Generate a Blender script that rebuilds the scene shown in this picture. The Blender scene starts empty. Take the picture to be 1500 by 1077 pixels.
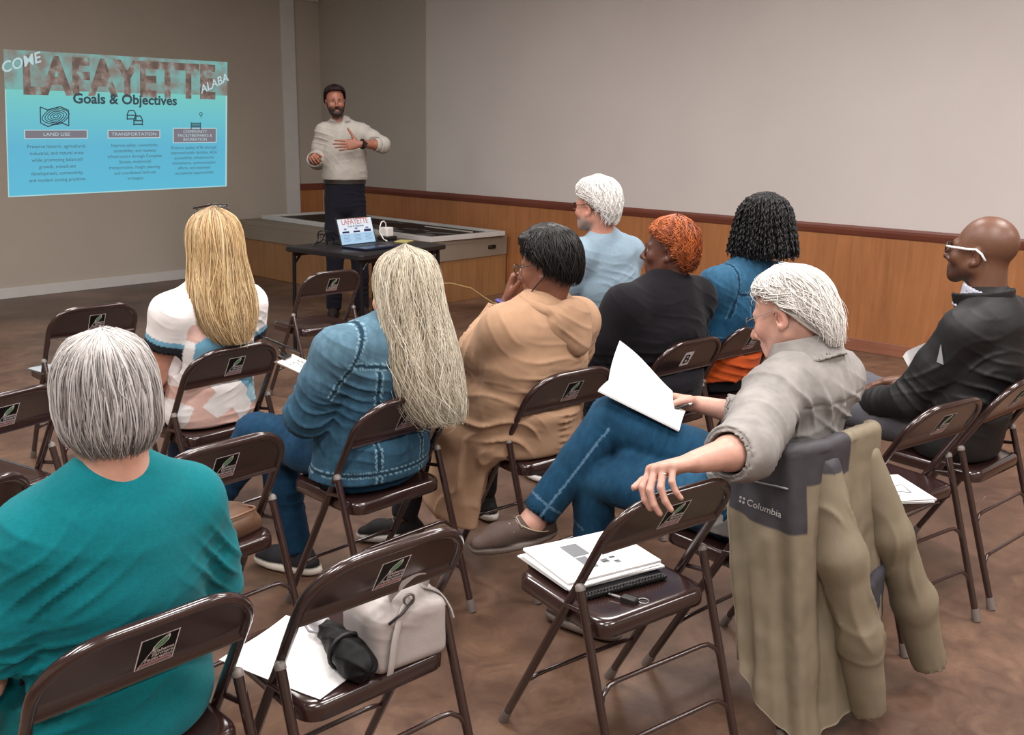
import bpy, bmesh, math, random
import numpy as np
from mathutils import Matrix, Vector
rng = np.random.default_rng(7)
SC = bpy.context.scene
COL = SC.collection
R_ = math.radians

def hexc(h):
    h = h.lstrip('#'); v = np.array([int(h[i:i+2], 16) for i in (0, 2, 4)]) / 255
    return np.where(v <= .04045, v / 12.92, ((v + .055) / 1.055) ** 2.4)
def V(*a): return np.array(a, float)
def unit(v): v = np.asarray(v, float); return v / (np.linalg.norm(v) + 1e-12)
def sstep(a, b, x):
    t = np.clip((x - a) / (b - a), 0, 1); return t * t * (3 - 2 * t)

# ------------------------------------------------------------ objects
def tag(o, label=None, cat=None, group=None, kind=None):
    if label: o['label'] = label
    if cat: o['category'] = cat
    if group: o['group'] = group
    if kind: o['kind'] = kind
    return o
def link(o, parent=None):
    COL.objects.link(o)
    if parent is not None: o.parent = parent
    return o
def empty(name, loc=(0, 0, 0), rz=0):
    o = bpy.data.objects.new(name, None); o.empty_display_size = .1
    link(o); o.location = loc; o.rotation_euler = (0, 0, rz); return o
def mesh_obj(name, verts, faces, mats, parent=None, smooth=True, cols=None, midx=None, loc=None, rz=None):
    me = bpy.data.meshes.new(name)
    verts = np.asarray(verts, float)
    if isinstance(faces, np.ndarray) and len(faces):
        n = len(faces); k = faces.shape[1]
        me.vertices.add(len(verts)); me.vertices.foreach_set('co', verts.astype(np.float32).ravel())
        me.loops.add(n * k); me.loops.foreach_set('vertex_index', faces.astype(np.int32).ravel())
        me.polygons.add(n); me.polygons.foreach_set('loop_start', np.arange(0, n * k, k, dtype=np.int32))
        me.polygons.foreach_set('loop_total', np.full(n, k, np.int32))
        me.update(calc_edges=True)
    else:
        me.from_pydata([tuple(v) for v in verts], [], [tuple(int(i) for i in f) for f in faces]); me.update()
    if not isinstance(mats, (list, tuple)): mats = [mats]
    for m in mats: me.materials.append(m)
    if midx is not None: me.polygons.foreach_set('material_index', np.asarray(midx, np.int32))
    me.polygons.foreach_set('use_smooth', np.full(len(me.polygons), smooth))
    if cols is not None:
        at = me.color_attributes.new('Col', 'FLOAT_COLOR', 'POINT')
        c = np.ones((len(verts), 4), np.float32); c[:, :3] = cols
        at.data.foreach_set('color', c.ravel())
    o = bpy.data.objects.new(name, me); link(o, parent)
    if loc is not None: o.location = loc
    if rz is not None: o.rotation_euler = (0, 0, rz)
    return o

class MB:
    """collects shapes, then builds ONE mesh"""
    def __init__(s): s.v = []; s.f = []; s.m = []; s.sm = []
    def add(s, vs, fs, m=0, M=None):
        b = len(s.v)
        for v in vs:
            v = Vector(v)
            s.v.append(tuple(M @ v) if M is not None else tuple(v))
        for f in fs: s.f.append([i + b for i in f]); s.m.append(m)
        return s
    def box(s, lo, hi, m=0, M=None, bev=0):
        bm = bmesh.new(); bmesh.ops.create_cube(bm, size=1)
        lo = Vector(lo); hi = Vector(hi)
        for v in bm.verts: v.co = Vector(((lo[i] + hi[i]) / 2 + v.co[i] * (hi[i] - lo[i]) for i in range(3)))
        if bev: bmesh.ops.bevel(bm, geom=bm.edges[:], offset=bev, segments=2, affect='EDGES', profile=.6)
        s.bm(bm, m, M); return s
    def bm(s, bm, m=0, M=None):
        bm.verts.index_update()
        s.add([v.co for v in bm.verts], [[v.index for v in f.verts] for f in bm.faces], m, M); bm.free()
    def tube(s, pts, r, n=10, m=0, closed=False, cap=True, flat=None):
        pts = [Vector(p) for p in pts]; N = len(pts)
        rr = r if isinstance(r, (list, tuple, np.ndarray)) else [r] * N
        T = []
        for i in range(N):
            a = pts[(i - 1) % N] if (i or closed) else pts[0]; b = pts[(i + 1) % N] if (i < N - 1 or closed) else pts[-1]
            d = b - a; T.append(d.normalized() if d.length > 1e-9 else Vector((0, 0, 1)))
        u = T[0].orthogonal().normalized(); b0 = len(s.v)
        for i in range(N):
            if i: u = T[i - 1].rotation_difference(T[i]) @ u
            u = (u - u.dot(T[i]) * T[i]).normalized(); w = T[i].cross(u)
            for k in range(n):
                a = 2 * math.pi * k / n
                s.v.append(tuple(pts[i] + rr[i] * (math.cos(a) * u + math.sin(a) * w)))
        for i in range(N if closed else N - 1):
            j = (i + 1) % N
            for k in range(n):
                s.f.append([b0 + i * n + k, b0 + i * n + (k + 1) % n, b0 + j * n + (k + 1) % n, b0 + j * n + k]); s.m.append(m)
        if cap and not closed:
            s.f.append([b0 + k for k in range(n)][::-1]); s.m.append(m)
            s.f.append([b0 + (N - 1) * n + k for k in range(n)]); s.m.append(m)
        return s
    def loops(s, rings, m=0, cap0=True, cap1=True, closed=True):
        b = len(s.v); n = len(rings[0])
        for r in rings: s.v += [tuple(p) for p in r]
        for i in range(len(rings) - 1):
            for k in range(n if closed else n - 1):
                k2 = (k + 1) % n
                s.f.append([b + i * n + k, b + i * n + k2, b + (i + 1) * n + k2, b + (i + 1) * n + k]); s.m.append(m)
        if cap0: s.f.append([b + k for k in range(n)][::-1]); s.m.append(m)
        if cap1: s.f.append([b + (len(rings) - 1) * n + k for k in range(n)]); s.m.append(m)
        return s
    def disc(s, c, r, z0, z1, n=20, m=0, r1=None):
        r1 = r if r1 is None else r1
        ring = lambda rr, z: [(c[0] + rr * math.cos(2 * math.pi * k / n), c[1] + rr * math.sin(2 * math.pi * k / n), z) for k in range(n)]
        return s.loops([ring(r, z0), ring(r1, z1)], m)
    def poly(s, pts, m=0): return s.add(pts, [list(range(len(pts)))], m)
    def build(s, name, mats, parent=None, smooth=True, auto=None, loc=None, rz=None):
        o = mesh_obj(name, s.v, s.f, mats, parent, smooth, midx=s.m, loc=loc, rz=rz)
        me = o.data
        bm = bmesh.new(); bm.from_mesh(me); bmesh.ops.recalc_face_normals(bm, faces=bm.faces); bm.to_mesh(me); bm.free()
        if smooth and auto is not None:
            me.polygons.foreach_set('use_smooth', [True] * len(me.polygons))
            me.set_sharp_from_angle(angle=R_(auto))
        return o

def text_geo(body, size=1, align='CENTER', bold=0, shear=0, sx=1, ext=0):
    cu = bpy.data.curves.new('t', 'FONT'); cu.body = body; cu.size = size; cu.align_x = align; cu.offset = bold * size; cu.shear = shear
    cu.resolution_u = 3; cu.fill_mode = 'FRONT'; cu.extrude = ext
    o = bpy.data.objects.new('t', cu); COL.objects.link(o)
    dg = bpy.context.evaluated_depsgraph_get(); ev = o.evaluated_get(dg); me = ev.to_mesh()
    vs = [(v.co.x * sx, v.co.y, v.co.z) for v in me.vertices]; fs = [list(p.vertices) for p in me.polygons]
    ev.to_mesh_clear(); bpy.data.objects.remove(o); bpy.data.curves.remove(cu)
    return vs, fs

# ------------------------------------------------------------ materials
def nodes_of(name):
    m = bpy.data.materials.new(name); m.use_nodes = True
    nt = m.node_tree; b = nt.nodes['Principled BSDF']; return m, nt, b
def N(nt, t, **kw):
    n = nt.nodes.new(t)
    for k, v in kw.items():
        if k in n.inputs: n.inputs[k].default_value = v
        else: setattr(n, k, v)
    return n
def tex_co(nt, scale=(1, 1, 1), which='Object'):
    tc = N(nt, 'ShaderNodeTexCoord'); mp = N(nt, 'ShaderNodeMapping'); mp.inputs['Scale'].default_value = scale
    nt.links.new(tc.outputs[which], mp.inputs['Vector']); return mp.outputs['Vector']
def rgba(h): return (*hexc(h), 1) if isinstance(h, str) else (*h, 1)
def mat(name, color, rough=.5, metal=0, spec=.5, var=0, vscale=8, bump=0, bscale=60, emit=None, estr=1, sheen=0, coat=0, stretch=(1, 1, 1), detail=4, color2=None):
    m, nt, b = nodes_of(name)
    b.inputs['Roughness'].default_value = rough; b.inputs['Metallic'].default_value = metal
    b.inputs['Specular IOR Level'].default_value = spec
    b.inputs['Coat Weight'].default_value = coat; b.inputs['Coat Roughness'].default_value = .15
    if sheen: b.inputs['Sheen Weight'].default_value = sheen
    co = tex_co(nt, stretch)
    n = N(nt, 'ShaderNodeTexNoise', Scale=vscale, Detail=detail); nt.links.new(co, n.inputs['Vector'])
    ramp = N(nt, 'ShaderNodeValToRGB'); c = np.array(rgba(color)[:3])
    if color2 is None: lo = c * (1 - var); hi = np.minimum(c * (1 + var), 1)
    else: lo = c; hi = np.array(rgba(color2)[:3])
    ramp.color_ramp.elements[0].position = .3; ramp.color_ramp.elements[1].position = .7
    ramp.color_ramp.elements[0].color = (*lo, 1); ramp.color_ramp.elements[1].color = (*hi, 1)
    nt.links.new(n.outputs['Fac'], ramp.inputs['Fac']); nt.links.new(ramp.outputs['Color'], b.inputs['Base Color'])
    if bump:
        n2 = N(nt, 'ShaderNodeTexNoise', Scale=bscale, Detail=3); nt.links.new(co, n2.inputs['Vector'])
        bp = N(nt, 'ShaderNodeBump', Strength=bump, Distance=.002); nt.links.new(n2.outputs['Fac'], bp.inputs['Height']); nt.links.new(bp.outputs['Normal'], b.inputs['Normal'])
    if emit is not None:
        b.inputs['Emission Color'].default_value = rgba(emit); b.inputs['Emission Strength'].default_value = estr
    return m
def mat_attr(name, rough=.85, var=.12, vscale=30, bump=.25, bscale=350, sheen=0, spec=.3, stretch=(1, 1, 1), sss=0, var2=0, v2scale=6, aniso=None):
    """colour from the mesh attribute, fine cloth grain on top"""
    m, nt, b = nodes_of(name)
    b.inputs['Roughness'].default_value = rough; b.inputs['Specular IOR Level'].default_value = spec
    if sheen: b.inputs['Sheen Weight'].default_value = sheen; b.inputs['Sheen Roughness'].default_value = .5
    if sss:
        b.inputs['Subsurface Weight'].default_value = sss; b.inputs['Subsurface Radius'].default_value = (.012, .005, .003); b.inputs['Subsurface Scale'].default_value = .5
    at = N(nt, 'ShaderNodeAttribute', attribute_name='Col'); co = tex_co(nt, stretch)
    n = N(nt, 'ShaderNodeTexNoise', Scale=vscale, Detail=4); nt.links.new(co, n.inputs['Vector'])
    mr = N(nt, 'ShaderNodeMapRange'); mr.inputs['From Min'].default_value = .3; mr.inputs['From Max'].default_value = .7
    mr.inputs['To Min'].default_value = 1 - var; mr.inputs['To Max'].default_value = 1 + var
    nt.links.new(n.outputs['Fac'], mr.inputs['Value'])
    hv = N(nt, 'ShaderNodeVectorMath', operation='SCALE'); nt.links.new(at.outputs['Color'], hv.inputs[0]); nt.links.new(mr.outputs['Result'], hv.inputs['Scale'])
    nt.links.new(hv.outputs['Vector'], b.inputs['Base Color'])
    if bump:
        n2 = N(nt, 'ShaderNodeTexNoise', Scale=bscale, Detail=2); nt.links.new(co, n2.inputs['Vector'])
        bp = N(nt, 'ShaderNodeBump', Strength=bump, Distance=.0015); nt.links.new(n2.outputs['Fac'], bp.inputs['Height']); nt.links.new(bp.outputs['Normal'], b.inputs['Normal'])
    return m

# ------------------------------------------------------------ noise (numpy)
_perm = np.random.default_rng(3).random(4096)
def _h(i, j, k): return _perm[(i * 73856093 ^ j * 19349663 ^ k * 83492791) & 4095]
def vnoise(P):
    P = np.asarray(P, float); I = np.floor(P).astype(np.int64); f = P - I; f = f * f * (3 - 2 * f); r = 0
    for a in (0, 1):
        wx = f[:, 0] if a else 1 - f[:, 0]
        for b in (0, 1):
            wy = f[:, 1] if b else 1 - f[:, 1]
            for c in (0, 1):
                wz = f[:, 2] if c else 1 - f[:, 2]
                r = r + wx * wy * wz * _h(I[:, 0] + a, I[:, 1] + b, I[:, 2] + c)
    return r * 2 - 1
def fbm(P, o=3):
    r = 0; a = 1
    for i in range(o): r = r + a * vnoise(P * 2 ** i + 17.3 * i); a *= .5
    return r / 1.6
def folds(P, specs, base=.0, bscale=9):
    """cloth folds: each spec = centre, direction across the folds, wavelength, height, reach"""
    d = base * fbm(P * bscale, 3)
    for i, (c, q, lam, A, r) in enumerate(specs):
        c = np.asarray(c); rel = P - c; w = np.exp(-(rel ** 2).sum(1) / r ** 2)
        sel = w > .02
        if not sel.any(): continue
        p = P[sel]; ph = (rel[sel] @ unit(q)) / lam + 1.7 * fbm(p * 4.2 + 11 * i, 2)
        rd = 1 - np.abs(np.sin(np.pi * ph)) * 1.0
        d[sel] += A * w[sel] * (1.15 * rd ** 2.4 - .25) * (1.5 * sstep(-.25, .55, vnoise(p * 5 + i * 5.1) + .35 * vnoise(p * 13)))
    return d

# ------------------------------------------------------------ implicit bodies
class Sdf:
    def __init__(s): s.p = []
    def rc(s, a, b, ra, rb=None, k=.02): s.p.append(('rc', np.asarray(a, float), np.asarray(b, float), ra, ra if rb is None else rb, k)); return s
    def chain(s, pts, rad, k=.02):
        for i in range(len(pts) - 1): s.rc(pts[i], pts[i + 1], rad[i], rad[i + 1], k)
        return s
    def el(s, c, r, M=None, k=.02): s.p.append(('el', np.asarray(c, float), np.asarray(r, float), np.eye(3) if M is None else np.asarray(M, float), k)); return s
    def ec(s, a, b, r0, r1, X=(1, 0, 0), k=.03):
        a = np.asarray(a, float); b = np.asarray(b, float); w = unit(b - a); X = np.asarray(X, float); X = unit(X - (X @ w) * w); Y = np.cross(w, X)
        s.p.append(('ec', a, b, r0, r1, np.stack([X, Y, w]), k)); return s
    def box(s, c, h, M=None, r=.01, k=.01): s.p.append(('bx', np.asarray(c, float), np.asarray(h, float), np.eye(3) if M is None else np.asarray(M, float), r, k)); return s
    def sub(s, k=.006):   # the last shape is carved out
        s.p[-1] = ('sub', s.p[-1], k); return s
    def cut(s, pt, n, k=.004): s.p.append(('cut', np.asarray(pt, float), unit(n), k)); return s
    def add(s, o): s.p += o.p; return s
    @staticmethod
    def d1(q, P):
        t = q[0]
        if t == 'rc':
            _, a, b, ra, rb, k = q; ab = b - a; L2 = ab @ ab + 1e-12; h = np.clip((P - a) @ ab / L2, 0, 1)
            return np.linalg.norm(P - a - h[:, None] * ab, axis=1) - (ra + (rb - ra) * h)
        if t == 'el':
            _, c, r, M, k = q; p = (P - c) @ M.T; k0 = np.linalg.norm(p / r, axis=1); k1 = np.linalg.norm(p / r ** 2, axis=1) + 1e-9
            return np.where(k0 < .02, -r.min(), k0 * (k0 - 1) / k1)
        if t == 'ec':
            _, a, b, r0, r1, M, k = q; p = (P - a) @ M.T; L = np.linalg.norm(b - a); h = np.clip(p[:, 2] / L, 0, 1)
            rx = r0[0] + (r1[0] - r0[0]) * h; ry = r0[1] + (r1[1] - r0[1]) * h; ez = p[:, 2] - h * L; m = np.minimum(rx, ry)
            x = p[:, 0] / rx; y = p[:, 1] / ry; z = ez / m
            k0 = np.sqrt(x * x + y * y + z * z); k1 = np.sqrt((x / rx) ** 2 + (y / ry) ** 2 + (z / m) ** 2) + 1e-9
            return np.where(k0 < .05, -m, k0 * (k0 - 1) / k1)
        if t == 'bx':
            _, c, h, M, r, k = q; p = np.abs((P - c) @ M.T) - (h - r)
            return np.linalg.norm(np.maximum(p, 0), axis=1) + np.minimum(p.max(1), 0) - r
    def ev(s, P, prims=None):
        d = np.full(len(P), 9.0)
        for q in (s.p if prims is None else prims):
            if q[0] == 'sub':
                e = -Sdf.d1(q[1], P); k = q[2]; h = np.maximum(k - np.abs(d - e), 0) / k; d = np.maximum(d, e) + h * h * k * .25
            elif q[0] == 'cut':
                e = (P - q[1]) @ q[2]; k = q[3]; h = np.maximum(k - np.abs(d - e), 0) / k; d = np.maximum(d, e) + h * h * k * .25
            else:
                e = Sdf.d1(q, P); k = q[-1]; h = np.maximum(k - np.abs(d - e), 0) / k; d = np.minimum(d, e) - h * h * k * .25
        return d
    def bounds(s):
        lo = []; hi = []
        for q in s.p:
            if q[0] == 'rc': m = max(q[3], q[4]); A = np.minimum(q[1], q[2]) - m; B = np.maximum(q[1], q[2]) + m
            elif q[0] == 'el': m = q[2].max(); A = q[1] - m; B = q[1] + m
            elif q[0] == 'ec': m = max(*q[3], *q[4]); A = np.minimum(q[1], q[2]) - m; B = np.maximum(q[1], q[2]) + m
            elif q[0] == 'bx': m = np.linalg.norm(q[2]); A = q[1] - m; B = q[1] + m
            else: continue
            lo.append(A); hi.append(B)
        return np.min(lo, 0) - .03, np.max(hi, 0) + .03
    def mesh(s, h=.006, n=14):
        lo, hi = s.bounds(); bs = n * h
        nb = np.ceil((hi - lo) / bs).astype(int)
        G = np.stack(np.meshgrid(*[np.arange(x) for x in nb], indexing='ij'), -1).reshape(-1, 3)
        ctr = lo + (G + .5) * bs; rad = bs * .87 + h * 2
        pd = {}
        keep = np.abs(s.ev(ctr)) < rad * 1.35 + .03
        G = G[keep]; ctr = ctr[keep]
        each = [None if q[0] in ('cut',) else (Sdf.d1(q[1], ctr) if q[0] == 'sub' else Sdf.d1(q, ctr)) for q in s.p]
        dmin = np.min([e for e, q in zip(each, s.p) if q[0] not in ('cut', 'sub')], 0)
        loc = np.stack(np.meshgrid(*[np.arange(n + 2)] * 3, indexing='ij'), -1).reshape(-1, 3)
        m = n + 2; keys = []; pos = []; quads = []
        BIG = 1 << 20
        enc = lambda c: (c[..., 0].astype(np.int64) * BIG + c[..., 1]) * BIG + c[..., 2]
        corners = np.array([[i, j, k] for i in (0, 1) for j in (0, 1) for k in (0, 1)])
        edges = [(a, b) for a in range(8) for b in range(a + 1, 8) if np.abs(corners[a] - corners[b]).sum() == 1]
        for bi in range(len(G)):
            pr = [q for q, e in zip(s.p, each) if e is None or (q[0] == 'sub' and e[bi] < rad * 1.6 + .02) or (q[0] != 'sub' and e[bi] < max(dmin[bi], 0) + 2 * rad + .06)]
            base = G[bi] * n - 1
            D = s.ev(lo + (loc + base) * h, pr).reshape(m, m, m)
            neg = D < 0
            if neg.all() or not neg.any(): continue
            # cells 0..n  (n+1 per axis)
            cs = [D[c[0]:c[0] + n + 1, c[1]:c[1] + n + 1, c[2]:c[2] + n + 1] for c in corners]
            sg = sum((c < 0).astype(int) for c in cs); act = (sg > 0) & (sg < 8)
            idx = np.argwhere(act)
            if not len(idx): continue
            cv = np.stack([c[act] for c in cs], 1); acc = np.zeros((len(idx), 3)); cnt = np.zeros(len(idx))
            for a, b in edges:
                da = cv[:, a]; db = cv[:, b]; cr = (da < 0) != (db < 0)
                t = np.where(cr, da / np.where(cr, da - db, 1), 0)
                acc += np.where(cr[:, None], corners[a] + t[:, None] * (corners[b] - corners[a]), 0); cnt += cr
            keys.append(enc(idx + base + 1)); pos.append(lo + (idx + base + acc / cnt[:, None]) * h)
            for ax in range(3):
                o = [(ax + 1) % 3, (ax + 2) % 3]
                A = neg[1:n + 1, 1:n + 1, 1:n + 1]; sl = [slice(1, n + 1)] * 3; sl[ax] = slice(2, n + 2)
                B = neg[tuple(sl)]; ch = np.argwhere(A != B)
                if not len(ch): continue
                fl = A[tuple(ch.T)]; c0 = ch + 1 + base + 1
                e1 = np.eye(3, dtype=int)[o[0]]; e2 = np.eye(3, dtype=int)[o[1]]
                q = np.stack([enc(c0 - e1 - e2), enc(c0 - e2), enc(c0), enc(c0 - e1)], 1)
                q[~fl] = q[~fl][:, ::-1]; quads.append(q)
        keys = np.concatenate(keys); pos = np.concatenate(pos); uk, ui = np.unique(keys, return_index=True); pos = pos[ui]
        Q = np.concatenate(quads); I = np.searchsorted(uk, Q); I = np.clip(I, 0, len(uk) - 1); ok = (uk[I] == Q).all(1)
        return pos, I[ok]
def vnormals(P, F):
    a = P[F[:, 2]] - P[F[:, 0]]; b = P[F[:, 3]] - P[F[:, 1]]; n = np.cross(a, b); out = np.zeros_like(P)
    for k in range(4):
        for ax in range(3): out[:, ax] += np.bincount(F[:, k], n[:, ax], len(P))
    return out / (np.linalg.norm(out, axis=1, keepdims=True) + 1e-12)
def smooth_v(P, F, it=2, lam=.5):
    E = np.concatenate([F[:, [0, 1]], F[:, [1, 2]], F[:, [2, 3]], F[:, [3, 0]]]); deg = np.bincount(E.ravel(), minlength=len(P)).astype(float)[:, None]
    for _ in range(it):
        S = np.zeros_like(P)
        for ax in range(3): S[:, ax] = np.bincount(E[:, 0], P[E[:, 1], ax], len(P)) + np.bincount(E[:, 1], P[E[:, 0], ax], len(P))
        P = P + lam * (S / np.maximum(deg, 1) - P)
    return P
def sdf_obj(name, s, material, parent=None, h=.006, disp=None, color=None, smooth=1, loc=None, rz=None):
    P, F = s.mesh(h)
    if smooth: P = smooth_v(P, F, smooth)
    Nn = vnormals(P, F)
    c = color(P, Nn) if callable(color) else np.tile(color, (len(P), 1))
    if disp is not None: P = P + Nn * disp(P)[:, None]
    return mesh_obj(name, P, F, material, parent, True, cols=c, loc=loc, rz=rz)
# ============================================================ camera, setting, light
H_CAM = 1.518; PITCH, ROLL, YAW, FPX = .244711, .0185914, -.8520629, 1400.0
_cp, _sp = math.cos(PITCH), math.sin(PITCH)
_fw = V(0, _cp, -_sp); _rt = V(1, 0, 0); _up = V(0, _sp, _cp)
_r = math.cos(ROLL) * _rt + math.sin(ROLL) * _up; _u = -math.sin(ROLL) * _rt + math.cos(ROLL) * _up
_M = np.stack([V(math.cos(YAW), -math.sin(YAW), 0), V(math.sin(YAW), math.cos(YAW), 0), V(0, 0, 1)])
_r, _u, _f = _M @ _r, _M @ _u, _M @ _fw
cam = bpy.data.objects.new('camera', bpy.data.cameras.new('camera')); COL.objects.link(cam); SC.camera = cam
cam.data.sensor_width = 36; cam.data.sensor_fit = 'HORIZONTAL'; cam.data.lens = FPX * 36 / 1500; cam.data.clip_start = .05
mw = Matrix.Identity(4)
for i in range(3):
    mw[i][0] = _r[i]; mw[i][1] = _u[i]; mw[i][2] = -_f[i]
mw[2][3] = H_CAM; cam.matrix_world = mw

vs = SC.view_settings; vs.view_transform = 'Standard'; vs.look = 'None'; vs.gamma = 1; vs.use_curve_mapping = False; vs.exposure = .42
w = bpy.data.worlds.new('world'); SC.world = w; w.use_nodes = True
w.node_tree.nodes['Background'].inputs['Color'].default_value = (.5, .48, .5, 1); w.node_tree.nodes['Background'].inputs['Strength'].default_value = .1

XR, YB, XL, YF, ZC = 6.76, 8.75, -3.0, -3.6, 3.3
def floor_mat():
    m, nt, b = nodes_of('stained_concrete'); co = tex_co(nt, (1, 1, 1))
    def ns(sc, det=5, rough=.6, dist=0):
        n = N(nt, 'ShaderNodeTexNoise', Scale=sc, Detail=det, Roughness=rough, Distortion=dist); nt.links.new(co, n.inputs['Vector']); return n
    n1 = ns(1.1, 6, .62, .5); n2 = ns(7, 8, .72, 1.2); n3 = ns(60, 3)
    r1 = N(nt, 'ShaderNodeValToRGB'); e = r1.color_ramp.elements
    e[0].position = .33; e[0].color = rgba('#443229'); e[1].position = .68; e[1].color = rgba('#7a5f4d')
    x = e.new(.5); x.color = rgba('#5e473a')
    nt.links.new(n1.outputs['Fac'], r1.inputs['Fac'])
    r2 = N(nt, 'ShaderNodeValToRGB'); e = r2.color_ramp.elements
    e[0].position = .3; e[0].color = (.6, .58, .58, 1); e[1].position = .72; e[1].color = (1.28, 1.24, 1.2, 1)
    nt.links.new(n2.outputs['Fac'], r2.inputs['Fac'])
    mx = N(nt, 'ShaderNodeMix', data_type='RGBA', blend_type='MULTIPLY'); mx.inputs['Factor'].default_value = 1
    nt.links.new(r1.outputs['Color'], mx.inputs['A']); nt.links.new(r2.outputs['Color'], mx.inputs['B'])
    # fine pale scratches
    cs = tex_co(nt, (1.5, 22, 1)); sc_ = N(nt, 'ShaderNodeTexNoise', Scale=3.2, Detail=2, Distortion=2.2); nt.links.new(cs, sc_.inputs['Vector'])
    rs = N(nt, 'ShaderNodeValToRGB'); rs.color_ramp.elements[0].position = .735; rs.color_ramp.elements[1].position = .76
    nt.links.new(sc_.outputs['Fac'], rs.inputs['Fac'])
    m2 = N(nt, 'ShaderNodeMix', data_type='RGBA'); ml = N(nt, 'ShaderNodeMath', operation='MULTIPLY'); ml.inputs[1].default_value = .3
    nt.links.new(rs.outputs['Color'], ml.inputs[0]); nt.links.new(ml.outputs[0], m2.inputs['Factor'])
    nt.links.new(mx.outputs['Result'], m2.inputs['A']); m2.inputs['B'].default_value = rgba('#a58d7c')
    nt.links.new(m2.outputs['Result'], b.inputs['Base Color'])
    rr = N(nt, 'ShaderNodeMapRange'); rr.inputs['To Min'].default_value = .28; rr.inputs['To Max'].default_value = .55
    nt.links.new(n2.outputs['Fac'], rr.inputs['Value']); nt.links.new(rr.outputs['Result'], b.inputs['Roughness'])
    bp = N(nt, 'ShaderNodeBump', Strength=.12, Distance=.003); nt.links.new(n3.outputs['Fac'], bp.inputs['Height']); nt.links.new(bp.outputs['Normal'], b.inputs['Normal'])
    return m
def wood_mat(name, c1, c2, axis='z', seam=None, rough=.45, sc=3.0):
    m, nt, b = nodes_of(name); b.inputs['Roughness'].default_value = rough
    st = {'z': (9, 9, .55), 'y': (9, .55, 9), 'x': (.55, 9, 9)}[axis]
    co = tex_co(nt, st); n = N(nt, 'ShaderNodeTexNoise', Scale=sc, Detail=6, Roughness=.65, Distortion=.6); nt.links.new(co, n.inputs['Vector'])
    co2 = tex_co(nt, (1, 1, 1)); n2 = N(nt, 'ShaderNodeTexNoise', Scale=1.6, Detail=4, Distortion=.4); nt.links.new(co2, n2.inputs['Vector'])
    r = N(nt, 'ShaderNodeValToRGB'); r.color_ramp.elements[0].position = .3; r.color_ramp.elements[1].position = .7
    r.color_ramp.elements[0].color = rgba(c1); r.color_ramp.elements[1].color = rgba(c2)
    ad = N(nt, 'ShaderNodeMath', operation='MULTIPLY_ADD'); ad.inputs[1].default_value = .55
    hf = N(nt, 'ShaderNodeMath', operation='MULTIPLY'); hf.inputs[1].default_value = .45; nt.links.new(n2.outputs['Fac'], hf.inputs[0])
    nt.links.new(n.outputs['Fac'], ad.inputs[0]); nt.links.new(hf.outputs[0], ad.inputs[2]); nt.links.new(ad.outputs[0], r.inputs['Fac'])
    nt.links.new(r.outputs['Color'], b.inputs['Base Color']); return m
M_floor = floor_mat()
M_wallR = mat('wall_paint_light', '#c2bab6', .85, var=.03, vscale=1.5, bump=.15, bscale=250)
M_wallB = mat('wall_paint_beige', '#a79d91', .85, var=.03, vscale=1.5, bump=.15, bscale=250)
M_white = mat('white_trim_paint', '#bdbab7', .5, var=.03)
M_ceil = mat('ceiling_tile', '#c9c5bf', .9, var=.05)
M_wood = wood_mat('wainscot_plywood', '#85522f', '#ab7246')
M_woods = wood_mat('stage_plywood', '#7a5436', '#a3764c')
M_rail = wood_mat('dark_stained_rail', '#5c2c22', '#74402f', 'y')
M_base = wood_mat('stained_baseboard', '#7a4a36', '#92604a', 'y')
M_fascia = mat('stage_fascia_paint', '#857768', .7, var=.06, vscale=3)

def struct(name, lo, hi, m, bev=0):
    o = MB().box(lo, hi, bev=bev).build(name, m, smooth=False); o['kind'] = 'structure'; return o
struct('floor', (XL - .2, YF - .2, -.15), (XR + .2, YB + .2, 0), M_floor)
struct('ceiling', (XL - .2, YF - .2, ZC), (XR + .2, YB + .2, ZC + .15), M_ceil)
struct('wall_right', (XR, YF - .2, 0), (XR + .2, YB + .2, ZC), M_wallR)
struct('wall_back', (XL - .2, YB, 0), (XR, YB + .2, ZC), M_wallB)
struct('wall_left', (XL - .2, YF - .2, 0), (XL, YB, ZC), M_wallB)
struct('wall_front', (XL, YF - .2, 0), (XR, YF, ZC), M_wallB)
struct('trim_1', (XR - .012, YF, .09), (XR - .0005, YB, .826), M_wood)          # wainscot, right wall
mb = MB(); prof = [(0, .826), (.018, .826), (.022, .835), (.03, .862), (.03, .88), (.024, .895), (0, .895)]
mb.loops([[(XR - p, y, z) for p, z in prof] for y in (YF, YB)])
o = mb.build('trim_2', M_rail, smooth=False); o['kind'] = 'structure'
struct('baseboard_right', (XR - .022, YF, .0005), (XR - .0005, 5.955, .09), M_base, .004)
struct('baseboard_back', (XL, YB - .022, .0005), (5.585, YB - .0005, .094), M_white, .004)
struct('trim_3', (6.235, YB - .035, .5605), (6.405, YB - .0005, ZC - .01), M_white, .004)    # tall white post
struct('trim_4', (6.4055, YB - .012, .58), (XR - .035, YB - .0005, .826), M_wood)
struct('trim_5', (6.4055, YB - .022, .826), (XR - .035, YB - .0005, .895), M_rail)
struct('trim_6', (6.4055, YB - .03, .5605), (XR - .035, YB - .0005, .58), M_white)
struct('trim_7', (6.4055, YB - .035, 2.79), (XR - .035, YB - .0005, 2.9), M_white)
M_wallR2 = mat('wall_panel_grey', '#a49b92', .85, var=.03, vscale=1.5, bump=.15, bscale=250)
struct('trim_8', (XR - .012, 7.1, .8955), (XR - .0005, YB - .001, ZC - .002), M_wallR2)   # thin panel beside the corner, darker than the rest of the wall

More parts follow.
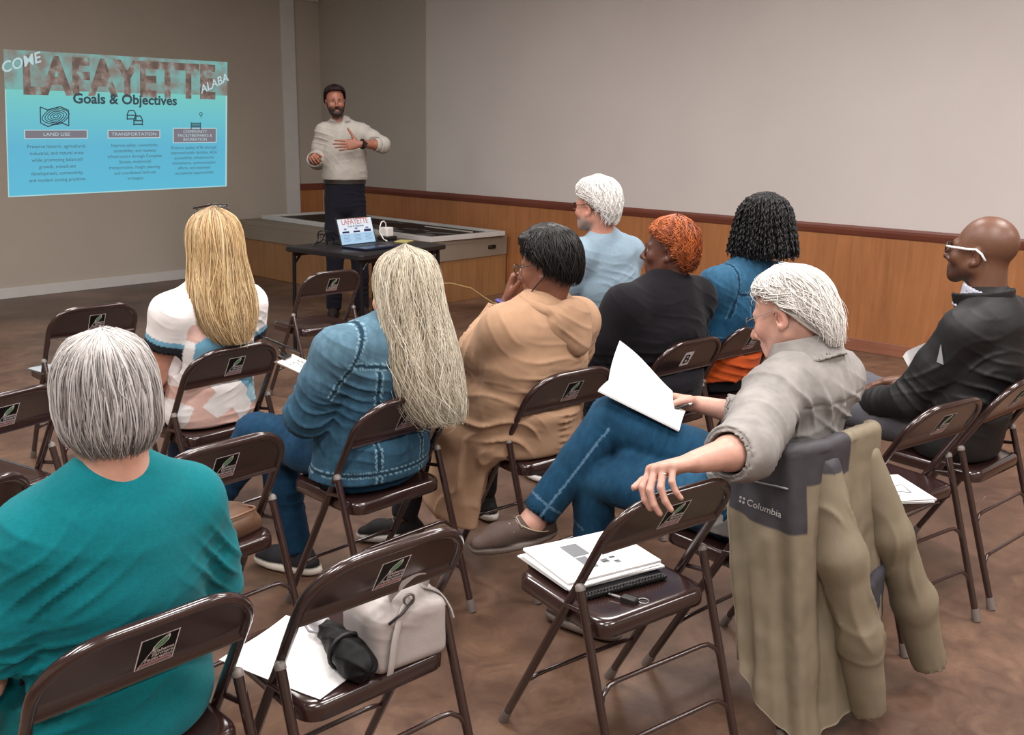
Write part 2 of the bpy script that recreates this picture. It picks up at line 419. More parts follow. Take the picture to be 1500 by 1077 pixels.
# low corner stage: painted fascia over plywood
st = empty('stage_platform', (5.6, 5.97, 0))
tag(st, 'low corner stage with beige fascia above orange plywood', 'stage')
x1, y1 = XR - 5.6 - .04, YB - 5.97 - .04
MB().box((0, 0, .515), (x1, y1, .556), bev=.004).build('deck', M_fascia, st, smooth=False)
MB().box((.012, .012, .001), (x1, .03, .38), bev=.002).box((.012, .03, .001), (.03, y1, .38), bev=.002).build('plywood_skirt', M_woods, st, smooth=False)
MB().box((0, 0, .375), (x1, .028, .515), bev=.003).box((0, .028, .375), (.028, y1, .515), bev=.003).build('fascia_board', M_fascia, st, smooth=False)
mb = MB(); mb.box((.86, -.004, .44), (.96, .001, .475), bev=.001); mb.tube([(.87, -.004, .465), (.88, -.022, .46), (.91, -.028, .457), (.94, -.022, .46), (.95, -.004, .465)], .006, 8)
mb.build('handle', mat('dark_metal', '#2b2526', .4, .6), st, auto=40)

# white framed black panel lying on the stage
bd = empty('framed_panel', (6.235, 7.27, .557), R_(-2.2)); tag(bd, 'white framed black board lying flat on the corner stage', 'board')
Lx, Ly = .46, 1.33
M_frame = mat('white_frame_paint', '#c4c0bd', .4, var=.04)
mb = MB(); fw = .055
for lo, hi in (((-Lx, -Ly, 0), (-Lx + fw, Ly, .042)), ((Lx - fw, -Ly, 0), (Lx, Ly, .042)), ((-Lx + fw, -Ly, 0), (Lx - fw, -Ly + fw, .042)), ((-Lx + fw, Ly - fw, 0), (Lx - fw, Ly, .042))): mb.box(lo, hi, bev=.005)
mb.build('frame', M_frame, bd, smooth=False)
MB().box((-Lx + fw, -Ly + fw, .004), (Lx - fw, Ly - fw, .02)).build('black_face', mat('black_board', '#0f0e0f', .5, spec=.25, var=.3, vscale=4), bd, smooth=False)
mb = MB()
r2 = random.Random(4); M_smudge = mat('grey_smudge', '#5d595a', .8, var=.4, vscale=20)
for i in range(14):
    x, y, a = r2.uniform(-.3, .3), r2.uniform(-1.1, .3), r2.uniform(-.5, .5); l, wd = r2.uniform(.04, .16), r2.uniform(.02, .06)
    MB().box((-wd, -l, 0), (wd, l, .002), M=Matrix.Translation((x, y, .021)) @ Matrix.Rotation(a, 4, 'Z')).build('grey_card', M_smudge, bd, smooth=False)
mb = MB().box((.24, -1.1, .021), (.262, -.45, .03)); mb.build('white_strip', M_frame, bd, smooth=False)

# lights: the fluorescent panels over the seats, plus an added row before the back wall
def area(x, y, sx, sy, p, z=ZC - .06, col=(1, .96, .93)):
    l = bpy.data.lights.new('ceiling_lamp', 'AREA'); l.shape = 'RECTANGLE'; l.size = sx; l.size_y = sy; l.energy = p; l.color = col
    o = bpy.data.objects.new('ceiling_lamp', l); COL.objects.link(o); o.location = (x, y, z)
for x in (-.6, 1.8, 4.2):
    for y, p in ((-1.8, 50), (.4, 52), (2.5, 46)): area(x, y, 1.2, .6, p)
for x, p in ((-.6, 52), (1.8, 62), (4.2, 20)): area(x, 4.9, 1.2, .6, p)  # extra row, added to brighten the back wall and far floor
# ============================================================ folding chairs
WT, WR, FF, YT, ZT, YC, ZCAP, YRF, ZS, YSF, YSR, ZPL, SW = .185, .196, .203, -.22, .745, -.102, .515, -.273, .439, .18, -.158, .621, .174
tubey = lambda z: FF + (YT - FF) * z / .755
reary = lambda z: YRF + (YC - YRF) * z / .519
M_steel = mat('brown_enamel_steel', '#2e1c1a',   .2, var=.06, vscale=10, coat=.8, bump=.02, bscale=30)
M_cap = mat('grey_plastic_cap', '#6f6661', .4)
M_zinc = mat('zinc_bracket', '#6d625e', .35, .7)
TD = unit(V(0, (YT - FF) / .755, 1)); ND = np.cross(V(1, 0, 0), TD)     # up along the back, rear-facing normal
def backpt(x, z, off=0): return V(x, tubey(z), z) + ND * off
def make_chair(name='folding_chair'):
    t = empty(name)
    # front legs: one bent tube each side, meeting over the top -> a leg per side plus the top rail
    rc = .105
    for s in (-1, 1):
        MB().tube([V(s * WT, tubey(z), z) for z in (.012, .2, .45, .62)], .0112, 12).build('front_leg', M_steel, t, auto=40)
    arc = []
    for k in range(0, 9):
        a = k / 8 * math.pi / 2; arc.append((WT - rc + rc * math.cos(a), ZT - (rc - rc * math.sin(a)) * .873))
    pts = [(WT, .62)] + arc; pts = pts + [(-x, z) for x, z in pts[::-1]]
    MB().tube([backpt(x, z) for x, z in pts], .0112, 12).build('back_rail', M_steel, t, auto=40)
    for s in (-1, 1):
        MB().tube([V(s * WR, reary(z), z) for z in (.012, .25, ZCAP)], .0108, 12).build('rear_leg', M_steel, t, auto=40)
        MB().tube([V(s * WR, reary(z), z) for z in (ZCAP - .004, ZCAP + .006, ZCAP + .011)], [.0122, .0115, .006], 12).build('leg_cap', M_cap, t, auto=50)
        for nm, fy in (('front', FF), ('rear', YRF)):
            f = tubey if nm == 'front' else reary; xx = WT if nm == 'front' else WR
            MB().tube([V(s * xx, f(z), z) for z in (.001, .012, .04)], [.0135, .0138, .0125], 12).build('foot_cap', M_cap, t, auto=50)
        MB().tube([V(s * (WT + .006), tubey(.45) + .004, .45), V(s * (WR - .002), reary(.462), .462)], .0065, 8).build('hinge_bracket', M_steel, t, auto=50)
    # stretchers, bent down at their ends
    for z0, z1, f, xx in ((.15, .178, tubey, WT), (.25, .298, reary, WR), (.118, .165, reary, WR)):
        P = [(-xx, z0), (-xx + .012, z0 + (z1 - z0) * .6), (-xx + .035, z1 - .003), (-xx + .06, z1), (xx - .06, z1), (xx - .035, z1 - .003), (xx - .012, z0 + (z1 - z0) * .6), (xx, z0)]
        MB().tube([V(x, f(z), z) for x, z in P], .0062, 8).build('stretcher', M_steel, t, auto=50)
    # seat pan: rounded, skirted, slightly dished
    def ring(inset, z, dish=0):
        out = []; r = .045; n = 6; x0, x1, y0, y1 = -SW + inset, SW - inset, YSR + inset, YSF - inset
        for cx, cy, a0 in ((x1 - r, y1 - r, 0), (x0 + r, y1 - r, 90), (x0 + r, y0 + r, 180), (x1 - r, y0 + r, 270)):
            for k in range(n + 1):
                a = R_(a0 + 90 * k / n); out.append((cx + r * math.cos(a), cy + r * math.sin(a), z))
        return out
    mb = MB(); mb.loops([ring(.004, .397), ring(0, .4), ring(0, .425), ring(.003, .434), ring(.01, .4385), ring(.022, .439), ring(.05, .4365), ring(.1, .434)], cap0=True)
    mb.build('seat', M_steel, t, auto=60)
    # back panel: pressed sheet inside the rail
    mb = MB(); xs = np.linspace(-1, 1, 25); rings = []
    def xlim(z):
        v = (ZT - z) / .873
        return WT - .004 if v > rc else WT - rc + math.sqrt(max(rc * rc - (rc - v) ** 2, 0)) - .002
    zs = [ZPL, ZPL + .003, ZPL + .012, .65, .68, .7, .715, .728, ZT - .004]
    grid = lambda off: [[backpt(x * max(xlim(z), .02), z, off + (.010 if i == 0 else .006 if i == 1 else 0)) for x in xs] for i, z in enumerate(zs)]
    A = grid(.003); B = grid(-.003)
    for G in (A, B): mb.loops(G, cap0=False, cap1=False, closed=False)
    n = len(xs); b0 = 0; b1 = len(zs) * n
    for k in range(n - 1):
        mb.f.append([b0 + k, b0 + k + 1, b1 + k + 1, b1 + k]); mb.m.append(0)
        e = (len(zs) - 1) * n; mb.f.append([b0 + e + k, b0 + e + k + 1, b1 + e + k + 1, b1 + e + k]); mb.m.append(0)
    for i in range(len(zs) - 1):
        for k in (0, n - 1): mb.f.append([b0 + i * n + k, b0 + (i + 1) * n + k, b1 + (i + 1) * n + k, b1 + i * n + k]); mb.m.append(0)
    mb.build('backrest', M_steel, t, auto=45)
    return t
M_stw = mat('sticker_white', '#e6dfdf', .4); M_stk = mat('sticker_black', '#0c0c0c', .5, spec=.2); M_stg = mat('sticker_green', '#3f8a55', .4); M_stp = mat('sticker_pink', '#b98f92', .4)
def sticker_mesh():
    """black square label: leaf, three lines of lettering, paler band under them"""
    mb = MB(); W, Hh = .034, .041
    def q(pts, m, off): mb.poly([tuple(V(x, 0, 0) * 1 + TD * y - 0 + ND * off) for x, y in pts], m)
    q([(-W, -Hh), (W, -Hh), (W, Hh), (-W, Hh)], 0, .0004)
    i = .0022; q([(-W + i, -Hh + i), (W - i, -Hh + i), (W - i, Hh - i), (-W + i, Hh - i)], 1, .0007)
    q([(-W + .0045, -Hh + .004), (W - .004, -Hh + .004), (W - .004, -.0275), (-.0215, -.0275)], 3, .0010)
    q([(-W + .004, -Hh + .005), (-W + .0055, -Hh + .005), (-.0085, .003), (-.0105, .003)], 0, .0011)
    out = [(-.010, .001), (-.009, .012), (-.002, .024), (.008, .033), (.016, .0375), (.018, .030), (.016, .020), (.009, .010), (-.002, .003)]
    q(out, 0, .0011); c = np.mean(out, 0); q([tuple(c + (np.array(p) - c) * .8) for p in out], 2, .0014)
    q([(-.0085, .002), (-.0075, .002), (.014, .033), (.013, .033)], 0, .0016)
    for txt, y, x, sz in (('Alabama', -.0055, .0295, .0125), ('Farmers', -.0150, .0295, .0125), ('Federation', -.0245, .0300, .0125)):
        v, f = text_geo(txt, sz, 'RIGHT', .012, .15, .92)
        mb.add([tuple(V(a, 0, 0) + TD * (b + y) + ND * .0016 + V(x, 0, 0)) for a, b, c_ in v], f, 0)
    v, f = text_geo('member insurance benefits', .0058, 'CENTER', .01, 0, .80)
    mb.add([tuple(V(a, 0, 0) + TD * (b - .0345) + ND * .0016) for a, b, c_ in v], f, 1)
    o = backpt(.012, .6745, .003); mb.v = [tuple(np.array(v) + o) for v in mb.v]
    return mb
def plain_sticker_mesh():
    mb = MB()
    def q(x0, x1, y0, y1, m, off): mb.poly([tuple(V(x, 0, 0) + TD * y + ND * off) for x, y in ((x0, y0), (x1, y0), (x1, y1), (x0, y1))], m)
    q(-.026, .026, -.034, .034, 0, .0004)
    v, f = text_geo('B', .062, 'CENTER', .02)
    mb.add([tuple(V(a, 0, 0) + TD * (b - .022) + ND * .0009) for a, b, c_ in v], f, 1)
    o = backpt(-.004, .672, .003); mb.v = [tuple(np.array(v) + o) for v in mb.v]; return mb
CHAIRS = [  # key, x, y, turn, label
 ('C1', 1.805, 1.231, -13.1, 'brown folding chair holding a stack of white papers, a hand on its back'),
 ('C2', 1.147, 1.477, -6.3, 'brown folding chair holding the grey handbag and black umbrella'),
 ('C3', .681, 1.545, -2.3, 'brown folding chair occupied by the woman in the teal shirt'),
 ('C4', .60, 2.335, 20, 'brown folding chair cut off by the left edge, left of the teal shirt'),
 ('C5', .995, 3.055, 11.9, 'empty brown folding chair left of the grey haired woman, seat bare'),
 ('C6', 1.869, 4.211, -3.7, 'empty brown folding chair in the front row at far left, near the screen wall'),
 ('C7', 1.836, 3.12, 1.1, 'brown folding chair under the blonde woman in the patterned white top'),
 ('C8', 3.251, 4.336, -4.2, 'empty brown folding chair in front of the black table with the laptop'),
 ('C9', 1.235, 2.229, -.7, 'brown folding chair right behind the teal shirt with a tan bag on its seat'),
 ('C10', 1.852, 2.213, -2.2, 'brown folding chair under the blonde woman in the denim jacket'),
 ('C11', 2.468, 2.051, -9.8, 'brown folding chair under the woman in the tan hooded coat'),
 ('C12', 3.17, 2.029, -7.7, 'brown folding chair with a white letter sticker under the orange haired person'),
 ('C13', 3.95, 2.85, -6, 'brown folding chair under the white haired man in the light blue shirt'),
 ('C14', 3.62, 2.0, -9, 'brown folding chair under the person with black braids'),
 ('C15', 2.317, 1.122, -7.7, 'brown folding chair draped with the tan coat, under the man in the grey shirt'),
 ('C16', 2.986, 1.017, -13.8, 'brown folding chair with printed sheets on its seat, right of the tan coat'),
 ('C17', 3.463, .935, -8.3, 'brown folding chair under the bald man in the black jacket'),
]
POSE = {k: (V(x, y, 0), R_(a)) for k, x, y, a, _ in CHAIRS}
def L2W(k, p):
    o, a = POSE[k]; c, s = math.cos(a), math.sin(a); p = np.asarray(p, float); q = np.empty_like(p)
    q[..., 0] = c * p[..., 0] - s * p[..., 1]; q[..., 1] = s * p[..., 0] + c * p[..., 1]; q[..., 2] = p[..., 2]; return q + o
proto = make_chair()
stk = sticker_mesh().build('sticker', [M_stw, M_stk, M_stg, M_stp], proto, smooth=False)
stk['label'] = 'black square label with green leaf and white lettering'
plain = plain_sticker_mesh()
parts = list(proto.children)
for i, (k, x, y, a, lab) in enumerate(CHAIRS):
    if i == 0: t = proto
    else:
        t = proto.copy(); COL.objects.link(t)
        for ch in parts:
            if k == 'C12' and ch is stk: continue
            c = ch.copy(); COL.objects.link(c); c.parent = t
        if k == 'C12':
            o = plain.build('sticker', [M_stw, M_stk], t, smooth=False); o['label'] = 'white label with a black letter'
    t.location = (x, y, 0); t.rotation_euler = (0, 0, R_(a))
    tag(t, lab, 'chair', 'folding chairs set out in rows')
# ============================================================ projected slide on the screen wall
def slide():
    t = empty('projected_slide', (4.5, YB, 1.5)); tag(t, 'turquoise projected slide headed Goals & Objectives on the beige wall', 'projection')
    Q = [V(3.383, 0, .869), V(5.52, 0, .895), V(5.603, 0, 2.113), V(3.473, 0, 2.088)]
    def mp(u, v, d=0):
        a = Q[0] + (Q[1] - Q[0]) * u; b = Q[3] + (Q[2] - Q[3]) * u; p = a + (b - a) * v; return (p[0] - 4.5, -.0006 - d, p[2] - 1.5)
    A = 1.75    # slide aspect
    def em(name, c, s=1):
        m, nt, b = nodes_of(name); b.inputs['Base Color'].default_value = (.05, .05, .05, 1); b.inputs['Roughness'].default_value = .9; b.inputs['Specular IOR Level'].default_value = 0
        b.inputs['Emission Color'].default_value = rgba(c); b.inputs['Emission Strength'].default_value = s * .76; return m, nt, b
    # background with the slide's own colour run
    m, nt, b = em('slide_blue', '#59b6cf')
    co = tex_co(nt, (1, 1, 1)); sx = N(nt, 'ShaderNodeSeparateXYZ'); nt.links.new(co, sx.inputs[0])
    mr = N(nt, 'ShaderNodeMapRange'); mr.inputs['From Min'].default_value = -.62; mr.inputs['From Max'].default_value = .3; nt.links.new(sx.outputs['Z'], mr.inputs['Value'])
    r = N(nt, 'ShaderNodeValToRGB'); e = r.color_ramp.elements; e[0].position = 0; e[0].color = rgba('#55b3cf'); e[1].position = 1; e[1].color = rgba('#74c3bb')
    x = e.new(.45); x.color = rgba('#58aecb'); x = e.new(.75); x.color = rgba('#66bbc6')
    nt.links.new(mr.outputs['Result'], r.inputs['Fac']); nt.links.new(r.outputs['Color'], b.inputs['Emission Color'])
    m_edge = em('slide_edge', '#a5cfd2')[0]; m_txt = em('slide_text', '#2f4049')[0]; m_txt2 = em('slide_small_text', '#41606b')[0]
    m_box = em('slide_box', '#75707a')[0]; m_lt = em('slide_light', '#b2ccd0')[0]; m_let = None
    m_br, nt, b = em('slide_photo_letters', '#7c6960')
    co = tex_co(nt, (1, 1, 1)); n = N(nt, 'ShaderNodeTexNoise', Scale=11, Detail=5); nt.links.new(co, n.inputs['Vector'])
    r = N(nt, 'ShaderNodeValToRGB'); e = r.color_ramp.elements; e[0].position = .4; e[0].color = rgba('#5f4f48'); e[1].position = .66; e[1].color = rgba('#7aa09a'); x = e.new(.56); x.color = rgba('#85716a')
    nt.links.new(n.outputs['Fac'], r.inputs['Fac']); nt.links.new(r.outputs['Color'], b.inputs['Emission Color'])
    m_bt, nt, b = em('slide_banner', '#6f9c98')
    co = tex_co(nt, (1, 1, 1)); n = N(nt, 'ShaderNodeTexNoise', Scale=6, Detail=4); nt.links.new(co, n.inputs['Vector'])
    r = N(nt, 'ShaderNodeValToRGB'); e = r.color_ramp.elements; e[0].position = .38; e[0].color = rgba('#7f746b'); e[1].position = .62; e[1].color = rgba('#73a8a4')
    nt.links.new(n.outputs['Fac'], r.inputs['Fac']); nt.links.new(r.outputs['Color'], b.inputs['Emission Color'])
    def patch(mb, u0, v0, u1, v1, m=0, d=0, nu=16):
        for i in range(nu):
            a, c = u0 + (u1 - u0) * i / nu, u0 + (u1 - u0) * (i + 1) / nu
            mb.poly([mp(a, v0, d), mp(c, v0, d), mp(c, v1, d), mp(a, v1, d)], m)
    def line(mb, pts, wd, m=0, d=.0016):
        for (u0, v0), (u1, v1) in zip(pts, pts[1:]):
            dx, dy = (u1 - u0) * A, v1 - v0; L = math.hypot(dx, dy) + 1e-9; nx, ny = -dy / L * wd / 2 / A, dx / L * wd / 2
            mb.poly([mp(u0 + nx, v0 + ny, d), mp(u1 + nx, v1 + ny, d), mp(u1 - nx, v1 - ny, d), mp(u0 - nx, v0 - ny, d)], m)
    def text(mb, s, u, v, size, m=0, d=.0016, align='CENTER', bold=0, shear=0, rot=0, sx=1):
        vs_, fs = text_geo(s, size, align, bold, shear, sx); c, s_ = math.cos(rot), math.sin(rot)
        mb.add([mp(u + (x * c - y * s_) / A, v + (x * s_ + y * c), d) for x, y, z in vs_], fs, m)
    mb = MB(); patch(mb, 0, 0, 1, 1); patch(mb, 0, 0, 1, .008, 1, .0005); patch(mb, .992, 0, 1, .75, 1, .0005); patch(mb, 0, 0, .004, 1, 1, .0005); mb.build('slide_background', [m, m_edge], t, smooth=False)
    mb = MB(); patch(mb, 0, .735, 1, 1, 0, .0006); mb.build('banner', [m_bt], t, smooth=False)
    mb = MB(); text(mb, 'LAFAYETTE', .5, .715, .36, 0, .0012, bold=.035, sx=.83); mb.build('banner_lettering', [m_br], t, smooth=False)
    mb = MB(); text(mb, 'COME', .068, .885, .1, 0, .002, bold=.016, shear=.25, rot=.32); mb.build('banner_script', [m_lt], t, smooth=False); mb = MB(); text(mb, 'ALABA', .936, .8, .09, 0, .002, bold=.016, shear=.25, rot=.42); mb.build('banner_script', [m_lt], t, smooth=False)
    mb = MB(); text(mb, 'Goals & Objectives', .505, .652, .1, 0, .0016, bold=.028, sx=1.06); mb.build('heading', [m_txt], t, smooth=False)
    # three icons
    mb = MB(); P = [(.135, .62), (.165, .6), (.215, .625), (.25, .6), (.25, .49), (.215, .515), (.165, .485), (.135, .51), (.135, .62)]; line(mb, P, .008)
    for k in range(1, 6):
        line(mb, [(.197 + k * .0105 * math.cos(a) * (1 + .2 * math.sin(2 * a)), .557 + k * .0115 * math.sin(a)) for a in np.linspace(0, 2 * math.pi, 20)], .0065)
    mb.build('icon', [m_txt], t, smooth=False); mb = MB()
    for cx, cy in ((.525, .565), (.555, .525)):
        line(mb, [(cx - .02, cy - .03), (cx - .02, cy + .01), (cx - .012, cy + .04), (cx + .012, cy + .04), (cx + .02, cy + .01), (cx + .02, cy - .03)], .009); line(mb, [(cx - .022, cy + .005), (cx + .022, cy + .005)], .009); line(mb, [(cx - .022, cy - .022), (cx + .022, cy - .022)], .009)
    mb.build('icon', [m_txt], t, smooth=False); mb = MB()
    for dy in (0, .014, .028): line(mb, [(.81, .485 + dy), (.862, .485 + dy)], .009)
    line(mb, [(.812, .458), (.812, .52)], .007); line(mb, [(.86, .458), (.86, .52)], .007)
    line(mb, [(.862 + .007 * math.cos(a), .585 + .013 * math.sin(a)) for a in np.linspace(0, 2 * math.pi, 12)], .006); line(mb, [(.862, .572), (.862, .555)], .005)
    mb.build('icon', [m_txt], t, smooth=False)
    for u0, u1, v0, v1, tx in ((.073, .325, .405, .457, ['LAND USE']), (.42, .655, .405, .455, ['TRANSPORTATION']), (.725, .94, .365, .47, ['COMMUNITY', 'FACILITIES/PARKS &', 'RECREATION'])):
        mb = MB(); mt = MB(); patch(mb, u0 - .004, v0 - .006, u1 + .004, v1 + .006, 1, .0008, 4); patch(mb, u0, v0, u1, v1, 0, .0012, 4)
        for i, s in enumerate(tx):
            text(mt, s, (u0 + u1) / 2, (v0 + v1) / 2 - .011 + (len(tx) - 1) * .0155 - i * .031, .032, 0, .0018, sx=1.3 if len(tx) < 3 else 1.1)
        b_ = mb.build('heading_box', [m_box, m_lt], t, smooth=False); mt.build('lettering', [m_lt], b_, smooth=False)
    T = [(.2, .335, .0475, ['Preserve historic, agricultural,', 'industrial, and natural areas', 'while promoting balanced', 'growth, mixed-use', 'development, connectivity,', 'and modern zoning practices']),
         (.54, .337, .0415, ['Improve safety, connectivity,', 'accessibility, and roadway', 'infrastructure through Complete', 'Streets, multimodal', 'transportation, freight planning,', 'and coordinated land use', 'strategies']),
         (.828, .312, .040, ['Enhance quality of life through', 'improved public facilities, ADA', 'accessibility, infrastructure', 'maintenance, communication', 'efforts, and expanded', 'recreational opportunities'])]
    for u, v, dv, L in T:
        mt = MB()
        for i, s in enumerate(L): text(mt, s, u, v - i * dv, .035 if u < .3 else .033, 0, .0016, bold=.004)
        mt.build('paragraph', [m_txt2], t, smooth=False)
slide()

# ============================================================ table, laptop, charger, cords
M_blk = mat('black_plastic', '#191719', .4, var=.1); M_blk2 = mat('black_metal', '#141314', .35, .3)
tb = empty('folding_table', (4.3, 5.11, 0), R_(6)); tag(tb, 'small black square folding table in front of the stage, carrying the laptop', 'table')
mb = MB(); h = .435
def rrect(hx, hy, r, z, n=5): return [(sx * (hx - r) + r * math.cos(R_(a0 + 90 * k / n)), sy * (hy - r) + r * math.sin(R_(a0 + 90 * k / n)), z) for sx, sy, a0 in ((1, 1, 0), (-1, 1, 90), (-1, -1, 180), (1, -1, 270)) for k in range(n + 1)]
mb.loops([rrect(h - .004, .36, .04, .688), rrect(h, .364, .04, .692), rrect(h, .364, .04, .715), rrect(h - .006, .358, .036, .72)]); mb.build('tabletop', M_blk, tb, auto=40)
MB().box((-h + .05, -.31, .655), (h - .05, -.295, .688)).build('apron', M_blk2, tb, smooth=False); MB().box((-h + .05, .295, .655), (h - .05, .31, .688)).build('apron', M_blk2, tb, smooth=False)
for sx in (-1, 1):
    for sy in (-1, 1): MB().tube([(sx * .385, sy * .31, .688), (sx * .39, sy * .318, .35), (sx * .395, sy * .325, .002)], .0135, 10).build('leg', M_blk2, tb, auto=40)
    for sy in (-1, 1): MB().tube([(sx * .388, sy * .31, .60), (sx * .32, sy * .31, .67)], .008, 8).build('leg_brace', M_blk2, tb, auto=40)
zt = .7205
lp = empty('laptop', (4.22, 5.1, zt), R_(4)); tag(lp, 'open laptop on the black table showing the same slide', 'laptop')
M_lap = mat('laptop_dark_blue', '#1c2138', .3, .3)
MB().box((-.165, -.235, .001), (.165, -.005, .016), bev=.004).build('base', M_lap, lp, smooth=False)
MB().box((-.14, -.13, .0162), (.14, -.03, .0172)).build('keyboard', mat('laptop_keys', '#101218', .5), lp, smooth=False)
MB().box((-.05, -.22, .0162), (.05, -.145, .0168)).build('touchpad', mat('laptop_pad', '#2a3150', .25), lp, smooth=False)
Ml = Matrix.Rotation(R_(-16), 4, 'X')
MB().box((-.165, -.006, .012), (.165, .002, .2), M=Ml, bev=.003).build('lid', M_blk, lp, smooth=False)
def lapscreen():
    E = lambda n, c: mat(n, '#050505', .4, spec=.1, emit=c, estr=.78)
    ms = [E('lap_white', '#dfe6ef'), E('lap_blue', '#a9cbe6'), E('lap_red', '#c98d86'), E('lap_navy', '#222a55'), E('lap_grey', '#7d8aa0')]
    mb = MB(); y = -.0072
    def q(u0, v0, u1, v1, m, k): mb.poly([(-.156 + .312 * u, y - .0003 * k, .02 + .172 * v) for u, v in ((u0, v0), (u1, v0), (u1, v1), (u0, v1))], m, )
    q(0, 0, 1, 1, 0, 0); q(0, 0, 1, .42, 1, 1); q(0, .78, 1, 1, 0, 1)
    v, f = text_geo('LAFAYETTE', .062, 'CENTER', .03, 0, .78); mb.add([(a, y - .0012, .02 + .172 * .775 + b * .9) for a, b, c in v], f, 2)
    v, f = text_geo('Goals & Objectives', .019, 'CENTER', .014); mb.add([(a, y - .0012, .02 + .172 * .66 + b) for a, b, c in v], f, 3)
    for u0, u1 in ((.08, .28), (.4, .6), (.72, .93)): q(u0, .44, u1, .51 if u0 < .7 else .54, 3, 2); q(u0 + .06, .56, u1 - .06, .63, 4, 2)
    for u0, u1 in ((.08, .28), (.4, .6), (.72, .93)):
        for i in range(5): q(u0 + .01 * (i % 2), .34 - i * .055, u1 - .015 * (i % 3), .355 - i * .055, 4, 2)
    mb.v = [tuple(Ml @ Vector(v)) for v in mb.v]; mb.build('screen', ms, lp, smooth=False)
lapscreen()
ch = empty('power_adapter', (4.63, 5.28, zt), R_(8)); tag(ch, 'white square power adapter with a looped cable beside the laptop', 'adapter')
M_wp = mat('white_plastic', '#d8d4d0', .35)
MB().box((-.034, -.034, .026), (.034, .034, .09), bev=.007).build('body', M_wp, ch, smooth=False)
MB().box((-.05, -.045, 0), (.06, .05, .026), bev=.006).build('power_strip', M_blk, ch, smooth=False)
MB().tube([(0, .01, .09), (0, .01, .115), (-.02, .01, .135), (-.05, .008, .13), (-.075, 0, .1), (-.1, -.02, .06), (-.13, -.08, .02), (-.15, -.13, .012)], .0042, 8).build('cable', M_wp, ch)
nb = MB().box((-.06, -.05, 0), (.06, .05, .008), bev=.002).build('notepad', mat('yellow_paper', '#a79d62', .7), None, smooth=False, loc=(4.63, 5.1, zt), rz=R_(25)); tag(nb, 'small yellow notepad beside the white power adapter', 'notepad')
rg = random.Random(2)
mb = MB()
def loop_cable(seed):
    r = random.Random(seed); x0, y0 = 3.98 + .02 * seed, 5.3
    P = []
    for k in range(22):
        u = k / 21; P.append((x0 + .34 * u + .05 * math.sin(5 * u * math.pi + seed), y0 - .05 * u + .06 * math.sin(4 * u * math.pi + seed * 2), zt + .006 + max(0, .13 * math.sin(math.pi * (2 * u + .13 * seed) ) * math.sin(math.pi * u)) + .002 * seed))
    return P
for s in range(3):
    o = MB().tube(loop_cable(s), .0042, 7).build('black_cable', M_blk); tag(o, ['black cable looping over the left half of the table, flattest arch', 'black cable looping over the table, the middle arch', 'black cable arching nearest to the laptop lid'][s], 'cable', 'black cables on the table')
cp = [(4.69, 5.2, .70), (4.78, 5.25, .62), (4.95, 5.35, .5), (5.15, 5.45, .38), (5.42, 5.55, .28), (5.6, 5.6, .26), (5.85, 5.6, .19), (6.02, 5.6, .09), (6.12, 5.58, .03), (6.3, 5.5, .012), (6.5, 5.35, .0075), (6.6, 5.1, .0075)]
o = MB().tube([Vector(p) for p in cp], .0062, 8).build('extension_cord', mat('yellow_rubber', '#c9ad74', .5)); tag(o, 'pale yellow extension cord running from the table to the floor by the stage', 'cord')

# ============================================================ papers, bags and small things on the seats
M_paper = mat('white_paper', '#e4e1e0', .75, var=.02); M_ink = mat('grey_ink', '#6f7175', .8); M_ink2 = mat('faint_ink', '#a9abb0', .8)
def onseat(k, x, y, z=.4392, a=0): 
    p = L2W(k, V(x, y, z)); return tuple(p), POSE[k][1] + R_(a)
def sheet_mesh(w, l, curl=0, th=.0009, seed=0, n=10, lift=.004):
    mb = MB(); g = []
    for i in range(n + 1):
        row = []
        for j in range(n + 1):
            u, v = i / n, j / n; x, y = (u - .5) * w, (v - .5) * l
            row.append((x, y, curl * (max(0, u - .4) ** 2 + .6 * max(0, .35 - v) ** 2) + lift * (math.sin(u * 3 + seed) * .5 + .5) * v))
        g.append(row)
    for k, dz in ((0, th), (1, 0)):
        b = len(mb.v)
        for row in g: mb.v += [(x, y, z + dz) for x, y, z in row]
        for i in range(n):
            for j in range(n): mb.f.append([b + i * (n + 1) + j, b + (i + 1) * (n + 1) + j, b + (i + 1) * (n + 1) + j + 1, b + i * (n + 1) + j + 1]); mb.m.append(0)
    return mb
def printing(w, l, z, rows, seed=0, blocks=()):
    r = random.Random(seed); mb = MB()
    for x0, y0, x1, y1, m in blocks: mb.poly([(x0, y0, z), (x1, y0, z), (x1, y1, z), (x0, y1, z)], m)
    for x, y, ln, wd in rows: mb.poly([(x, y, z), (x + ln, y, z), (x + ln, y + wd, z), (x, y + wd, z)], 1)
    return mb
